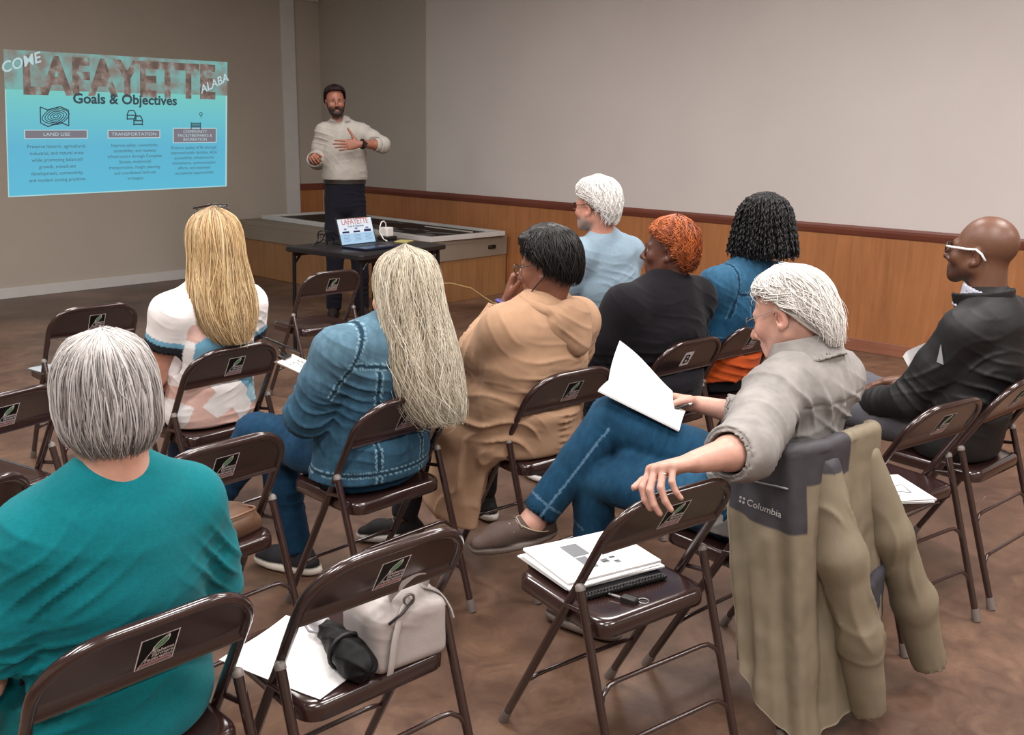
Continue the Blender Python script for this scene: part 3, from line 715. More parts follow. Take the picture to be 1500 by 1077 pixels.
# stack of papers with a spiral book on C1
loc, rz = onseat('C1', -.005, .07, .4395, -6)
bk = empty('spiral_notebook', loc, rz); tag(bk, 'black spiral bound book underneath the paper stack on the brown chair', 'notebook')
MB().box((-.125, -.125, 0), (.135, .135, .008), bev=.002).build('cover', M_blk, bk, smooth=False)
mb = MB()
for i in range(26):
    x = -.115 + i * .0094; mb.tube([(x, -.122 + .009 * math.cos(a), .005 + .008 * math.sin(a)) for a in np.linspace(0, 2 * math.pi, 8)[:-1]], .0016, 5, closed=True)
mb.build('wire_binding', mat('black_wire', '#151515', .3, .6), bk)
for i in range(6):
    dx, dy, da = [(0, 0, 0), (-.01, .012, 3), (.006, -.004, -3), (-.012, -.006, 2), (.004, .01, -2), (0, .004, 0)][i]
    loc, rz = onseat('C1', .005 + dx, .09 + dy, .4490 + i * .0034, -6 + da)
    pr = empty('paper_sheet', loc, rz)
    tag(pr, ['undermost white sheet of the stack on the brown chair, on the black book', 'second sheet up in the paper stack on the brown chair', 'third sheet up in the paper stack on the brown chair', 'third sheet from the top of the paper stack on the brown chair', 'second sheet from the top of the paper stack on the brown chair', 'topmost sheet of the paper stack on the brown chair, printed with a grey table'][i], 'paper', 'paper stack on the chair')
    sheet_mesh(.279, .216, 0, .0032, i, 6, .0).build('sheet', M_paper, pr, smooth=False)
    if i == 5:
        rows = [(-.005 + r3 * 0, -.06 + .011 * k, .05 + .02 * (k % 3), .003) for k in range(6) for r3 in (0,)]
        printing(.28, .21, .0036, rows, 1, [(-.05, .005, .0, .075, 0), (-.05, -.065, -.02, .0, 0), (.0, -.055, .02, -.035, 0), (.03, -.07, .045, -.055, 0), (.03, -.04, .045, -.03, 0)]).build('print', [M_ink, M_ink2], pr, smooth=False)
loc, rz = onseat('C1', -.045, -.095, .4365, 20)
ky = empty('car_key', loc, rz); tag(ky, 'black car key with a small metal ring on the brown seat', 'key')
MB().box((-.012, -.028, 0), (.012, .012, .013), bev=.004).build('fob', M_blk, ky, smooth=False)
MB().box((-.004, .012, .004), (.004, .05, .0065), bev=.001).build('blade', mat('key_steel', '#a8a5a0', .3, .9), ky, smooth=False)
mb = MB(); mb.tube([(.02 + .013 * math.cos(a), -.035 + .013 * math.sin(a), .003) for a in np.linspace(0, 2 * math.pi, 16)[:-1]], .0016, 6, closed=True); mb.build('ring', mat('key_ring', '#b3b0ab', .3, .9), ky)

# C2: paper, umbrella, handbag
loc, rz = onseat('C2', -.085, .012, .4395, 18)
pp = sheet_mesh(.2, .27, .03, .0012, 1, 12, .003).build('paper_sheet', M_paper, smooth=True, loc=loc, rz=rz); tag(pp, 'blank white sheet under the folded umbrella, curling at one edge', 'paper')
def umbrella():
    a = V(-.012, .08, .478); b = V(-.045, -.16, .476)
    loc, rz = onseat('C2', 0, 0, 0); t = empty('folded_umbrella', loc, rz); tag(t, 'folded black umbrella with a grey handle lying beside the handbag', 'umbrella')
    ax = unit(b - a)
    def at(u): return a + (b - a) * u
    s = Sdf(); s.chain([at(.3), at(.45), at(.62), at(.8), at(.93), at(.99)], [.024, .028, .033, .037, .034, .022], .01)
    e1 = unit(np.cross(ax, V(0, 0, 1))); e2 = np.cross(ax, e1)
    def disp(P):
        r = P - a; th = np.arctan2(r @ e2, r @ e1); u = (r @ ax) / np.linalg.norm(b - a)
        return .004 * (1 - np.abs(np.sin(3 * th + 9 * u + 1.5 * fbm(P * 12, 2)))) - .002 + .002 * fbm(P * 40, 2)
    sdf_obj('canopy', s, mat_attr('umbrella_nylon', .6, .1, 60, .2, 300, spec=.2), t, .0035, disp, hexc('#0b0a0c'))
    MB().tube([at(.0), at(.02), at(.17), at(.2), at(.27), at(.33)], [.02, .0225, .0195, .0155, .0145, .0135], 16).build('handle', mat('grey_rubber', '#8d8a8c', .4), t, auto=50)
    MB().tube([at(.985), at(1.03), at(1.05), at(1.056)], [.019, .019, .016, .009], 16).build('tip_cap', mat('tip_silver', '#b6b2b2', .35, .4), t, auto=50)
    MB().tube([at(.68) + .04 * (e1 * math.cos(q) + e2 * math.sin(q)) for q in np.linspace(0, 2 * math.pi, 20)[:-1]], .0042, 6, closed=True).build('strap', mat('umbrella_strap', '#19181a', .6), t)
    MB().tube([at(.05) + e1 * .018, at(.1) + e1 * .032, at(.2) + e1 * .034, at(.26) + e1 * .022, at(.27) + e1 * .012], .003, 6).build('wrist_loop', mat('loop_grey', '#77747a', .6), t)
umbrella()
def handbag():
    loc, rz = onseat('C2', .075, -.095, .4395, -4); t = empty('handbag', loc, rz); tag(t, 'pale grey leather handbag with looped handles standing on the brown chair', 'handbag')
    M_l = mat_attr('grey_leather', .42, .05, 30, .25, 160, spec=.5); c = hexc('#9a918e')
    s = Sdf(); s.box((0, 0, .066), (.088, .075, .064), r=.02, k=.01).el((0, .005, .125), (.075, .06, .035), k=.04)
    def disp(P): return folds(P, [(V(.05, -.06, .1), V(1, 0, .6), .03, .003, .06), (V(-.04, -.07, .06), V(.4, 0, 1), .035, .0025, .07), (V(.08, 0, .08), V(0, 1, .4), .03, .003, .06)], .0012, 14)
    sdf_obj('body', s, M_l, t, .005, disp, c)
    M_s = mat('grey_leather_strap', '#a39b98', .4, bump=.1, bscale=150)
    def strap(name, pts, wdir, wd, th=.0035, m=M_s):
        mb = MB(); P = [V(*p) for p in pts]; rings = []
        # smooth
        Q = []
        for i in range(len(P) - 1):
            p0, p1, p2, p3 = P[max(i - 1, 0)], P[i], P[i + 1], P[min(i + 2, len(P) - 1)]
            for u in np.linspace(0, 1, 7)[:-1]: Q.append(.5 * ((2 * p1) + (-p0 + p2) * u + (2 * p0 - 5 * p1 + 4 * p2 - p3) * u * u + (-p0 + 3 * p1 - 3 * p2 + p3) * u ** 3))
        Q.append(P[-1]); Q = np.array(Q)
        for i in range(len(Q)):
            tt = unit(Q[min(i + 1, len(Q) - 1)] - Q[max(i - 1, 0)]); wv = V(*wdir); wv = unit(wv - (wv @ tt) * tt); nn = np.cross(tt, wv)
            rings.append([Q[i] + wv * wd / 2 * a + nn * th / 2 * b for a, b in ((-1, -.6), (-.9, -1), (.9, -1), (1, -.6), (1, .6), (.9, 1), (-.9, 1), (-1, .6))])
        mb.loops(rings); return mb.build(name, m, t, auto=50)
    strap('handle', [(-.03, -.03, .145), (-.035, -.055, .175), (.01, -.06, .205), (.055, -.045, .19), (.06, -.02, .145)], (0, .3, .95), .022)
    strap('handle', [(.0, .03, .145), (.02, .02, .19), (.06, .03, .205), (.075, .055, .18), (.07, .06, .14)], (.3, .4, .9), .02)
    strap('front_strap', [(.0, -.06, .15), (-.03, -.075, .125), (-.05, -.083, .08), (-.058, -.083, .03), (-.06, -.08, .008)], (1, .2, 0), .016)
    strap('side_strap', [(.05, -.03, .15), (.085, -.04, .13), (.1, -.055, .1), (.106, -.06, .075)], (.2, 1, 0), .02)
    MB().tube([(-.06, -.078, .118), (-.03, -.082, .135), (0, -.075, .152)], .003, 6).build('zipper', mat('zip_dark', '#3a3434', .4, .5), t)
    mb = MB()
    for c0 in ((-.005, -.062, .15),): mb.tube([(c0[0] + .012 * math.cos(a), c0[1] - .004, c0[2] + .012 * math.sin(a)) for a in np.linspace(0, 2 * math.pi, 14)[:-1]], .0028, 6, closed=True)
    mb.build('ring', mat('bag_metal', '#8a8482', .3, .8), t)
handbag()
# C16 printed sheets
for i in range(2):
    loc, rz = onseat('C16', -.075 + .006 * i, -.07, .4395 + .0042 * i, -28 + 3 * i); pr = empty('paper_sheet', loc, rz)
    tag(pr, ['under sheet on the chair right of the tan coat', 'top sheet on the chair right of the tan coat, printed with grey drawings'][i], 'paper', 'papers on the chair right of the coat')
    sheet_mesh(.2, .215, 0, .004, i, 6, 0).build('sheet', M_paper, pr, smooth=False)
    if i:
        mb = MB()
        for pts in ([(-.06, .02), (-.02, .06), (.04, .05), (.0, .035), (-.06, .02)], [(-.02, -.01), (.06, .02), (.05, -.05), (.0, -.03), (-.02, -.01)], [(-.07, -.02), (-.05, -.06), (.0, -.07)]): mb.tube([(x, y, .0048) for x, y in pts], .0016, 5)
        for k in range(5): mb.box((-.06, .075 - k * .004, .0042), (.05, .0765 - k * .004, .0045), 1)
        mb.build('print', [M_ink, M_ink2], pr, smooth=False)
loc, rz = onseat('C6', -.08, .06, .4395, 12); pp = sheet_mesh(.21, .15, .0, .003, 2, 8, .003).build('paper_sheet', mat('blue_grey_paper', '#8d9499', .6), loc=loc, rz=rz); tag(pp, 'blue grey sheet on the seat of the far left front chair', 'paper')
# C9 tan bag
loc, rz = onseat('C9', .075, -.06, .436, 10); t = empty('leather_pouch', loc, rz); tag(t, 'tan leather pouch on the chair seat just behind the teal shirt', 'bag')
s = Sdf(); s.el((0, 0, .04), (.085, .075, .042)).box((0, -.0, .02), (.075, .065, .018), r=.012, k=.03)
sdf_obj('pouch_body', s, mat_attr('tan_leather', .55, .1, 20, .2, 120), t, .005, lambda P: folds(P, [(V(.03, -.05, .05), V(1, 0, .5), .03, .003, .08)], .001), hexc('#5a4030'))
MB().tube([(.06 * math.cos(a), -.045 + .03 * math.sin(a), .075 - .008 * math.cos(a) ** 2) for a in np.linspace(0, 2 * math.pi, 18)[:-1]], .0035, 6, closed=True).build('strap', mat('tan_strap', '#6b4a36', .5), t)
# ============================================================ people: shared anatomy
def Rx(a): c, s = math.cos(R_(a)), math.sin(R_(a)); return np.array([[1, 0, 0], [0, c, -s], [0, s, c]])
def Ry(a): c, s = math.cos(R_(a)), math.sin(R_(a)); return np.array([[c, 0, s], [0, 1, 0], [-s, 0, c]])
def Rz(a): c, s = math.cos(R_(a)), math.sin(R_(a)); return np.array([[c, -s, 0], [s, c, 0], [0, 0, 1]])
def headR(yaw=0, pitch=0, roll=0): return Rz(yaw) @ Rx(-pitch) @ Ry(roll)
M_skin = mat_attr('skin', .42, .07, 45, .12, 300, spec=.45, sss=.04)
M_cloth = mat_attr('cotton_cloth', .9, .06, 25, .3, 500, sheen=.04, spec=.15)
M_knit = mat_attr('jersey_cloth', .95, .07, 140, .3, 420, sheen=.05, spec=.12)
M_denim = mat_attr('denim_cloth', .85, .2, 55, .5, 420, sheen=.03, spec=.15, stretch=(1, 1, .5))
M_nylon = mat_attr('coated_nylon', .6, .05, 18, .15, 200, spec=.4)
M_hair = mat_attr('hair_fibre', .45, .08, 20, 0, spec=.35)
M_leather = mat_attr('shoe_leather', .7, .08, 40, .25, 250, spec=.2)
M_sole = mat('shoe_sole', '#cfc9c4', .6)
M_glass = None
def glass_mat():
    m, nt, b = nodes_of('spectacle_glass'); b.inputs['Base Color'].default_value = (.95, .97, .97, 1); b.inputs['Roughness'].default_value = .02
    b.inputs['Transmission Weight'].default_value = 1; b.inputs['IOR'].default_value = 1.05; return m
M_glass = glass_mat()

def head_sdf(s, c, R, sc=1, jaw=1, nose=1, male=True):
    H = lambda *q: c + R @ (np.array(q) * sc)
    E = lambda q, r, e=np.eye(3), k=.012: s.el(H(*q), np.array(r) * sc, (R @ e).T, k * sc)
    C = lambda a, b, ra, rb=None, k=.012: s.rc(H(*a), H(*b), ra * sc, (ra if rb is None else rb) * sc, k * sc)
    E((0, -.016, .032), (.074, .094, .086), k=.02); E((0, .03, -.02), (.064, .062, .08), k=.03)
    for q in (-1, 1):
        C((q * .05, .0, -.055), (q * .02, .072, -.094), .02 * jaw, .019 * jaw, .03)
        E((q * .04, .066, -.03), (.022, .02, .02), k=.025)          # cheek
        C((q * .012, .09, .017), (q * .044, .073, .015), .0095, .008, .014)   # brow
        E((q * .0125, .099, -.043), (.0085, .011, .008), k=.007)  # nostril wing
    E((0, .074, -.099), (.022, .018, .017), k=.02)
    C((0, .088, .008), (0, .108 + .006 * nose, -.032), .0075, .0105, .012); E((0, .108 + .007 * nose, -.037), (.0115, .0115, .010), k=.008)
    E((0, .085, -.07), (.03, .014, .02), k=.02)
    for q in (-1, 1):
        E((q * .0315, .1, -.002), (.0155, .016, .0105), k=.01); s.sub(.010)
        E((q * .031, .0755, -.003), (.0122, .0122, .0122), k=.003)
        C((q * .019, .0855, .0035), (q * .043, .079, .003), .0042, .0038, .004); C((q * .02, .085, -.0105), (q * .042, .079, -.01), .0032, .003, .004)
    E((0, .0965, -.066), (.0225, .0085, .0055), k=.005); E((0, .0945, -.0765), (.019, .0085, .0065), k=.005)
    C((-.022, .104, -.0712), (.022, .104, -.0712), .0022); s.sub(.004)
    for q in (-1, 1):
        e = Rz(-q * 22) @ Rx(-10)
        E((q * .0775, -.012, -.014), (.0075, .019, .031), e, .006); E((q * .083, -.006, -.014), (.006, .010, .019), e, .004); s.sub(.006)
        E((q * .076, -.002, -.04), (.006, .008, .009), k=.008)
def hand_sdf(s, wrist, F, Nn, left, curl=(30, 30, 25), spread=8, thumb=(35, 30), sc=1, curls=None, k=.005, tcurl=None):
    """palm, four jointed fingers and a thumb; F runs along the hand, Nn out of the palm"""
    F = unit(F); Nn = unit(Nn - (Nn @ F) * F); T = np.cross(Nn, F) if left else np.cross(F, Nn)
    w = np.asarray(wrist, float); tips = []
    kn = []
    for i, (lat, l0) in enumerate(((.028, .088), (.0095, .092), (-.0095, .087), (-.027, .078))):
        kn.append(w + (F * l0 + T * lat) * sc)
    for i, p in enumerate(kn): s.rc(w + (T * (.012 - .008 * i) + F * .008) * sc, p, .0145 * sc, .0115 * sc, .012)
    s.el(w + (F * .05 - Nn * -.004) * sc, V(.034, .044, .0125) * sc, np.stack([T, F, Nn]), .012)
    LEN = ((.042, .026, .021), (.046, .03, .022), (.042, .028, .022), (.033, .021, .019)); RAD = (.0088, .009, .0086, .0076)
    for i in range(4):
        ang = 0; p = kn[i]; cu = (curls[i] if curls else curl); sp = R_(spread * (1.2 - .8 * i)); base = F * math.cos(sp) + T * math.sin(sp)
        for j in range(3):
            ang += cu[j]; d = base * math.cos(R_(ang)) + Nn * math.sin(R_(ang)); q = p + d * LEN[i][j] * sc
            s.rc(p, q, RAD[i] * (1 - .09 * j) * sc, RAD[i] * (1 - .09 * (j + 1)) * sc, .0035); p = q
        tips.append(p)
    a, b = thumb; p = w + (F * .022 + T * .024 + Nn * .006) * sc
    d = unit(F * math.cos(R_(a)) + T * math.sin(R_(a)) + Nn * math.sin(R_(b)) * .7)
    tc = (0, 18, 18) if tcurl is None else tcurl
    for j, (l, r0, r1) in enumerate(((.044, .0145, .0105), (.032, .0105, .0095), (.026, .0095, .0078))):
        d = unit(d * math.cos(R_(tc[j])) + unit(F * .8 + Nn * .5 - T * .6) * math.sin(R_(tc[j]))); q = p + d * l * sc
        s.rc(p, q, r0 * sc, r1 * sc, .008 if j == 0 else .0035); p = q
    tips.append(p); return tips
def paint_skin(base, c, R, sc=1, brow='#4a3a33', lips='#a5665c', stubble=None, stub_amt=.6, iris='#3b4a52', blush=.25, scalp=None, sclera='#8c8178'):
    B = hexc(base) if isinstance(base, str) else base
    def f(P, Nn):
        col = np.tile(B, (len(P), 1)); q = (P - c) @ R / sc
        def mix(m, cc): 
            nonlocal col
            m = np.clip(m, 0, 1)[:, None]; col = col * (1 - m) + hexc(cc) * m if isinstance(cc, str) else col * (1 - m) + cc * m
        near = (np.abs(q) < .2).all(1)
        g = lambda ctr, r: np.exp(-(((q - ctr) / r) ** 2).sum(1) * 2)
        red = B * V(1.05, .72, .68)
        mix(near * blush * (g((.045, .07, -.035), .035) + g((-.045, .07, -.035), .035) + g((0, .115, -.04), .025) + g((.08, -.012, -.015), .03) + g((-.08, -.012, -.015), .03)), red)
        mix(.5 * blush * fbm(P * 14, 2) * .8, red)
        mix(near * 1.6 * (g((0, .1, -.0665), (.026, .016, .0075)) + g((0, .098, -.0775), (.023, .016, .008))), lips)
        for sx in (-1, 1):
            mix(near * 1.5 * g((sx * .029, .094, .018), (.021, .016, .0055)), brow)
            d = q - V(sx * .031, .0755, -.003); rr = np.linalg.norm(d, axis=1); eye = near * (rr < .0128)
            mix(eye.astype(float), sclera); mix((eye * (np.hypot(d[:, 0], d[:, 2]) < .0058)).astype(float), iris); mix((eye * (np.hypot(d[:, 0], d[:, 2]) < .0026)).astype(float), '#0c0c0c')
        if stubble:
            m = near * sstep(-.035, -.06, q[:, 2] - .25 * (q[:, 1] - .06)) * sstep(-.02, .015, q[:, 1]) * sstep(-.15, -.12, q[:, 2]) * (1 - np.clip(1.8 * g((0, .1, -.072), (.027, .018, .012)), 0, 1))
            mix(m * stub_amt * (.8 + .25 * fbm(P * 90, 2)), stubble)
        if scalp is not None:
            m = near * sstep(.0, .03, q[:, 2] + .35 * (-.02 - q[:, 1])) * sstep(.06, .03, q[:, 1]); mix(m * .5, scalp)
        return col
    return f

# ---------------- hair
def hair_geo(c, R, prof, n, arange=(-180, 180), s0=(0, .25), s1=(.85, 1), rad=.0011, wave=(.003, 3), clump=.5, nclump=60, cols=('#888', '#ccc'), lay=(-.002, .006), seg=14, seed=1, cap=True, capcol=None, drift=0, tipw=None, frizz=.0, side=None, root=None, zend=None, sweep=0):
    r = np.random.default_rng(seed)
    pr = np.array(prof, float); L = np.concatenate([[0], np.cumsum(np.hypot(np.diff(pr[:, 0]), np.diff(np.maximum(pr[:, 1], pr[:, 2]))))]); L /= L[-1]
    S = np.linspace(0, 1, 60); T = np.stack([np.interp(S, L, pr[:, i]) for i in range(pr.shape[1])], 1)
    for _ in range(8): T[1:-1] = .25 * T[:-2] + .5 * T[1:-1] + .25 * T[2:]
    total = np.hypot(np.diff(pr[:, 0]), np.diff(np.maximum(pr[:, 1], pr[:, 2]))).sum()
    def pos(s, a, o=0):
        v = [np.interp(s, S, T[:, i]) for i in range(T.shape[1])]
        z, rx, rb, rf, yc = v[:5]; xc = v[5] if len(v) > 5 else 0
        ca, sa = np.cos(a), np.sin(a); ry = np.where(ca > 0, rb, rf); fade = np.minimum(1, np.maximum(rx, rb) / .03)
        return np.stack([xc + (rx + o * fade) * sa, yc - (ry + o * fade) * ca, z + o * (1 - fade)], -1)
    a0, a1 = R_(arange[0]), R_(arange[1])
    A = r.uniform(a0, a1, n); cl = (np.floor((A - a0) / (a1 - a0) * nclump) + .5 + r.normal(0, .15, n)) / nclump * (a1 - a0) + a0
    st = r.uniform(*s0, n) ** 1.0; en = r.uniform(*s1, n); off = r.uniform(*lay, n); ph = r.uniform(0, 6.28, n)
    clump_o = np.random.default_rng(seed + 5).normal(0, 1, 4000); ci = np.abs(np.floor(cl * 200).astype(int)) % 4000
    k = 3; u = np.linspace(0, 1, seg)
    def send(a):      # the hairline: how far down a strand may hang at this bearing
        zt = np.interp(np.abs(np.degrees(a)), [q[0] for q in zend], [q[1] for q in zend]); return np.interp(-zt, -T[:, 0], S)
    if zend: e_ = send(A); en = e_ * en; st = np.minimum(st, en * .8)
    s = st[:, None] + (en - st)[:, None] * u
    a = A[:, None] + (cl - A)[:, None] * clump * u ** 1.2 + drift * u
    radm = np.maximum(np.interp(s, S, np.maximum(T[:, 1], T[:, 2])), .02)
    a = a + wave[0] / radm * np.sin(ph[:, None] * .35 + clump_o[ci][:, None] * 3 + u * wave[1] * 6.28) * (.3 + u)
    if frizz: a = a + r.normal(0, 1, (n, 1)) * frizz / radm * u ** 2
    if sweep: a = a - sweep * u ** 1.3 * np.sin(A)[:, None]
    o = off[:, None] + .0015 * np.sin(u * 9 + ph[:, None]) + .003 * clump_o[ci][:, None] * .5 * u
    P = pos(s, a, o)
    if frizz: P = P + r.normal(0, 1, (n, 1, 3)) * frizz * .6 * u[None, :, None] ** 2
    Tn = np.gradient(P, axis=1); Tn /= np.linalg.norm(Tn, axis=2, keepdims=True) + 1e-9
    ref = P - np.array([0, 0, 0]); ref = ref / (np.linalg.norm(ref, axis=2, keepdims=True) + 1e-9)
    X = np.cross(Tn, ref); X /= np.linalg.norm(X, axis=2, keepdims=True) + 1e-9; Y = np.cross(X, Tn)
    rr = rad * r.uniform(.6, 1.4, (n, 1)) * np.interp(u, [0, .1, .7, 1], [.7, 1, 1, .25])
    ring = [P + rr[..., None] * (math.cos(q) * X * 1.7 + math.sin(q) * Y) for q in (R_(90), R_(210), R_(330))]
    Vv = np.stack(ring, 2)                      # n, seg, 3, xyz
    idx = np.arange(n * seg * k).reshape(n, seg, k); F = []
    for j in range(k): F.append(np.stack([idx[:, :-1, j], idx[:, :-1, (j + 1) % k], idx[:, 1:, (j + 1) % k], idx[:, 1:, j]], -1).reshape(-1, 4))
    F = np.concatenate(F); cs = [hexc(x) for x in cols]
    t = np.clip(.5 * r.random(n) + .25 + .22 * clump_o[ci], 0, .999) * (len(cs) - 1); i0 = np.minimum(t.astype(int), len(cs) - 2); f = (t - i0)[:, None]
    base = np.array(cs)[i0] * (1 - f) + np.array(cs)[i0 + 1] * f
    C = np.repeat(base[:, None, :], seg, 1)
    if root is not None: m = np.clip(1 - s / root[1], 0, 1)[..., None] ** 1.5; C = C * (1 - m * root[2]) + hexc(root[0]) * m * root[2]
    if tipw is not None: m = np.clip((s - .5) / .5, 0, 1)[..., None]; C = C * (1 - m * .6) + hexc(tipw) * m * .6
    C = np.repeat(C.reshape(-1, 3), k, 0)
    Vv = Vv.reshape(-1, 3)
    if cap:
        na = 48; ns = 40; ss = np.linspace(0, min(np.mean(s1) * .97, .985), ns); aa = np.linspace(a0, a1, na)
        Sg, Ag = np.meshgrid(ss, aa, indexing='ij')
        if zend: Sg = Sg * send(Ag)
        cp_ = pos(Sg, Ag, -.004); cp_[:, :, 2] += 0
        nz = fbm(cp_.reshape(-1, 3) * V(60, 60, 8), 2).reshape(ns, na)
        cp_ = pos(Sg, Ag, -.005 + .002 * nz)
        b = len(Vv); g = b + np.arange(ns * na).reshape(ns, na)
        F = np.concatenate([F, np.stack([g[:-1, :-1], g[:-1, 1:], g[1:, 1:], g[1:, :-1]], -1).reshape(-1, 4)])
        Vv = np.concatenate([Vv, cp_.reshape(-1, 3)]); cc = hexc(capcol) if capcol else np.mean(cs, 0) * .8
        cg = np.tile(cc, (ns * na, 1))
        if root is not None: m = np.clip(1 - Sg.reshape(-1, 1) / root[1], 0, 1) ** 1.5; cg = cg * (1 - m * root[2]) + hexc(root[0]) * m * root[2]
        C = np.concatenate([C, cg])
    return c + Vv @ np.asarray(R).T, F, C
def hair_obj(name, parent, *a, **k):
    v, f, c = hair_geo(*a, **k); return mesh_obj(name, v, f, M_hair, parent, True, cols=c)

# ---------------- bodies and clothes
def carve(s, back=True, seat=True, g=.004):
    # clothes press flat where the chair holds them
    if back: s.box(backpt(0, .688) + ND * (.15 - .012 - g), V(.25, .088, .15), np.stack([V(1, 0, 0), TD, ND]), .012, .004); s.sub(.02)
    if seat: s.box(V(0, .01, .335), V(.2, .2, .1045 + g), None, .01, .004); s.sub(.012)

def trunk(s, T, g=0, X=(1, 0, 0), k=.035):
    for (a, rx0, ry0), (b, rx1, ry1) in zip(T, T[1:]): s.ec(a, b, (rx0 + g, ry0 + g), (rx1 + g, ry1 + g), X, k)
def spec_person(**k):
    d = dict(sc=1, skin='#c99c86', arm=1, leg=1, h=.006); d.update(k); return d
def lerp(a, b, t): return np.asarray(a, float) + (np.asarray(b, float) - np.asarray(a, float)) * t
def body(name, J, label, key=None, loc=None, rz=None, paint=None, h=.006, hands=None, male=True, jaw=1, nose=1, X=(1, 0, 0), shrink=-.045, feet=True, armr=1.0):
    """one continuous skin surface: head, neck, trunk, arms, hands, legs, feet"""
    s = Sdf(); T = J['T']; trunk(s, [(a, max(rx + shrink, .03), max(ry + shrink, .03)) for a, rx, ry in T[:-1]] + [(T[-1][0], max(T[-1][1] - .02, .03), max(T[-1][2] - .02, .03))], 0, X)
    c, R = J['head'], J['R']; sc = J.get('hs', 1)
    nb = np.asarray(T[-1][0], float)
    s.rc(nb - V(0, 0, .05), c + R @ V(0, -.028, -.05) * sc, J.get('neck', .054), J.get('neck', .054) * .96, .03)
    for q in 'LR':
        sh, el, wr = J['s' + q], J['e' + q], J['w' + q]
        s.rc(lerp(sh, nb, .7), sh, .045, .05, .04)
        s.chain([sh, lerp(sh, el, .5), el], [.05 * armr, .045 * armr, .037 * armr], .02)
        s.chain([el, lerp(el, wr, .3), wr], [.037 * armr, .039 * armr, .0255], .02)
        hd = (hands or {}).get(q, {})
        F = hd.get('F', unit(np.asarray(wr) - np.asarray(el))); Nn = hd.get('N', V(0, -.2, -1))
        kw = {a: b for a, b in hd.items() if a not in 'FN'}
        J['tips' + q] = hand_sdf(s, np.asarray(wr, float) + unit(F) * .012, F, np.asarray(Nn, float), q == 'L', **kw)
        hp, kn, an = J['h' + q], J['k' + q], J['a' + q]; toe = J['t' + q]
        s.chain([hp, lerp(hp, kn, .5), kn], [.078, .066, .05], .03); s.chain([kn, lerp(kn, an, .3), an], [.05, .05, .034], .02)
        if feet:
            d = unit(np.asarray(toe) - np.asarray(an)); fu = J.get('free' + q)
            if fu is None: s.chain([np.asarray(an) - d * .02 - V(0, 0, .03), np.asarray(an) + d * .06 - V(0, 0, .02), np.asarray(an) + d * .105 - V(0, 0, .035)], [.03, .028, .018], .02)
            else:
                fu = unit(np.asarray(fu) - (np.asarray(fu) @ d) * d); s.rc(np.asarray(an), np.asarray(an) - fu * .03 - d * .022, .034, .026, .02).chain([np.asarray(an) - fu * .02, lerp(an, toe, .4) - fu * .036, lerp(an, toe, .68) - fu * .046], [.033, .024, .016], .02)
    if key is not None: carve(s, g=.007)
    head_sdf(s, c, R, sc, jaw, nose, male)
    o = sdf_obj(name, s, M_skin, None, h, None, paint, 1, loc, rz)
    if key is not None: o.location = tuple(POSE[key][0]); o.rotation_euler = (0, 0, POSE[key][1])
    tag(o, label, 'person'); return o
def trousers(J, parent, col, material=None, h=.007, g=-.03, cuff=.9, disp=None, name='trousers', Tn=2, kk=.03, X=(1, 0, 0), r=(.08, .074, .063, .06, .052), painter=None, cuffs=None, fill=()):
    s = Sdf(); T = J['T'][:Tn]; trunk(s, T, g, X)
    for a_, b_, r_ in fill: s.rc(a_, b_, r_, r_, .05)
    for q in 'LR':
        hp, kn, an = J['h' + q], J['k' + q], J['a' + q]; cf = (cuffs or {}).get(q, cuff); e = lerp(kn, an, cf)
        s.chain([hp, lerp(hp, kn, .5), kn], [r[0], r[1], r[2]], kk); s.chain([kn, lerp(kn, an, .4), e], [r[2], r[3], r[4]], kk)
        d = unit(np.asarray(an) - np.asarray(kn)); s.rc(e + d * .004, e + d * .1, r[4] - .009, r[4] - .009); s.sub(.004)
    sp = []
    for q in 'LR':
        hp, kn, an = map(np.asarray, (J['h' + q], J['k' + q], J['a' + q])); d = unit(kn - hp); d2 = unit(an - kn)
        sp += [(kn, d + .3 * d2, .03, .007, .1), (hp, d, .04, .008, .12), (lerp(kn, an, .6), d2, .04, .005, .12)]
    if J.get('seated', True): carve(s)
    if disp is None: disp = lambda P: folds(P, sp, .003, 9)
    return sdf_obj(name, s, material or M_denim, parent, h, disp, painter or (hexc(col) if isinstance(col, str) else col), 1)
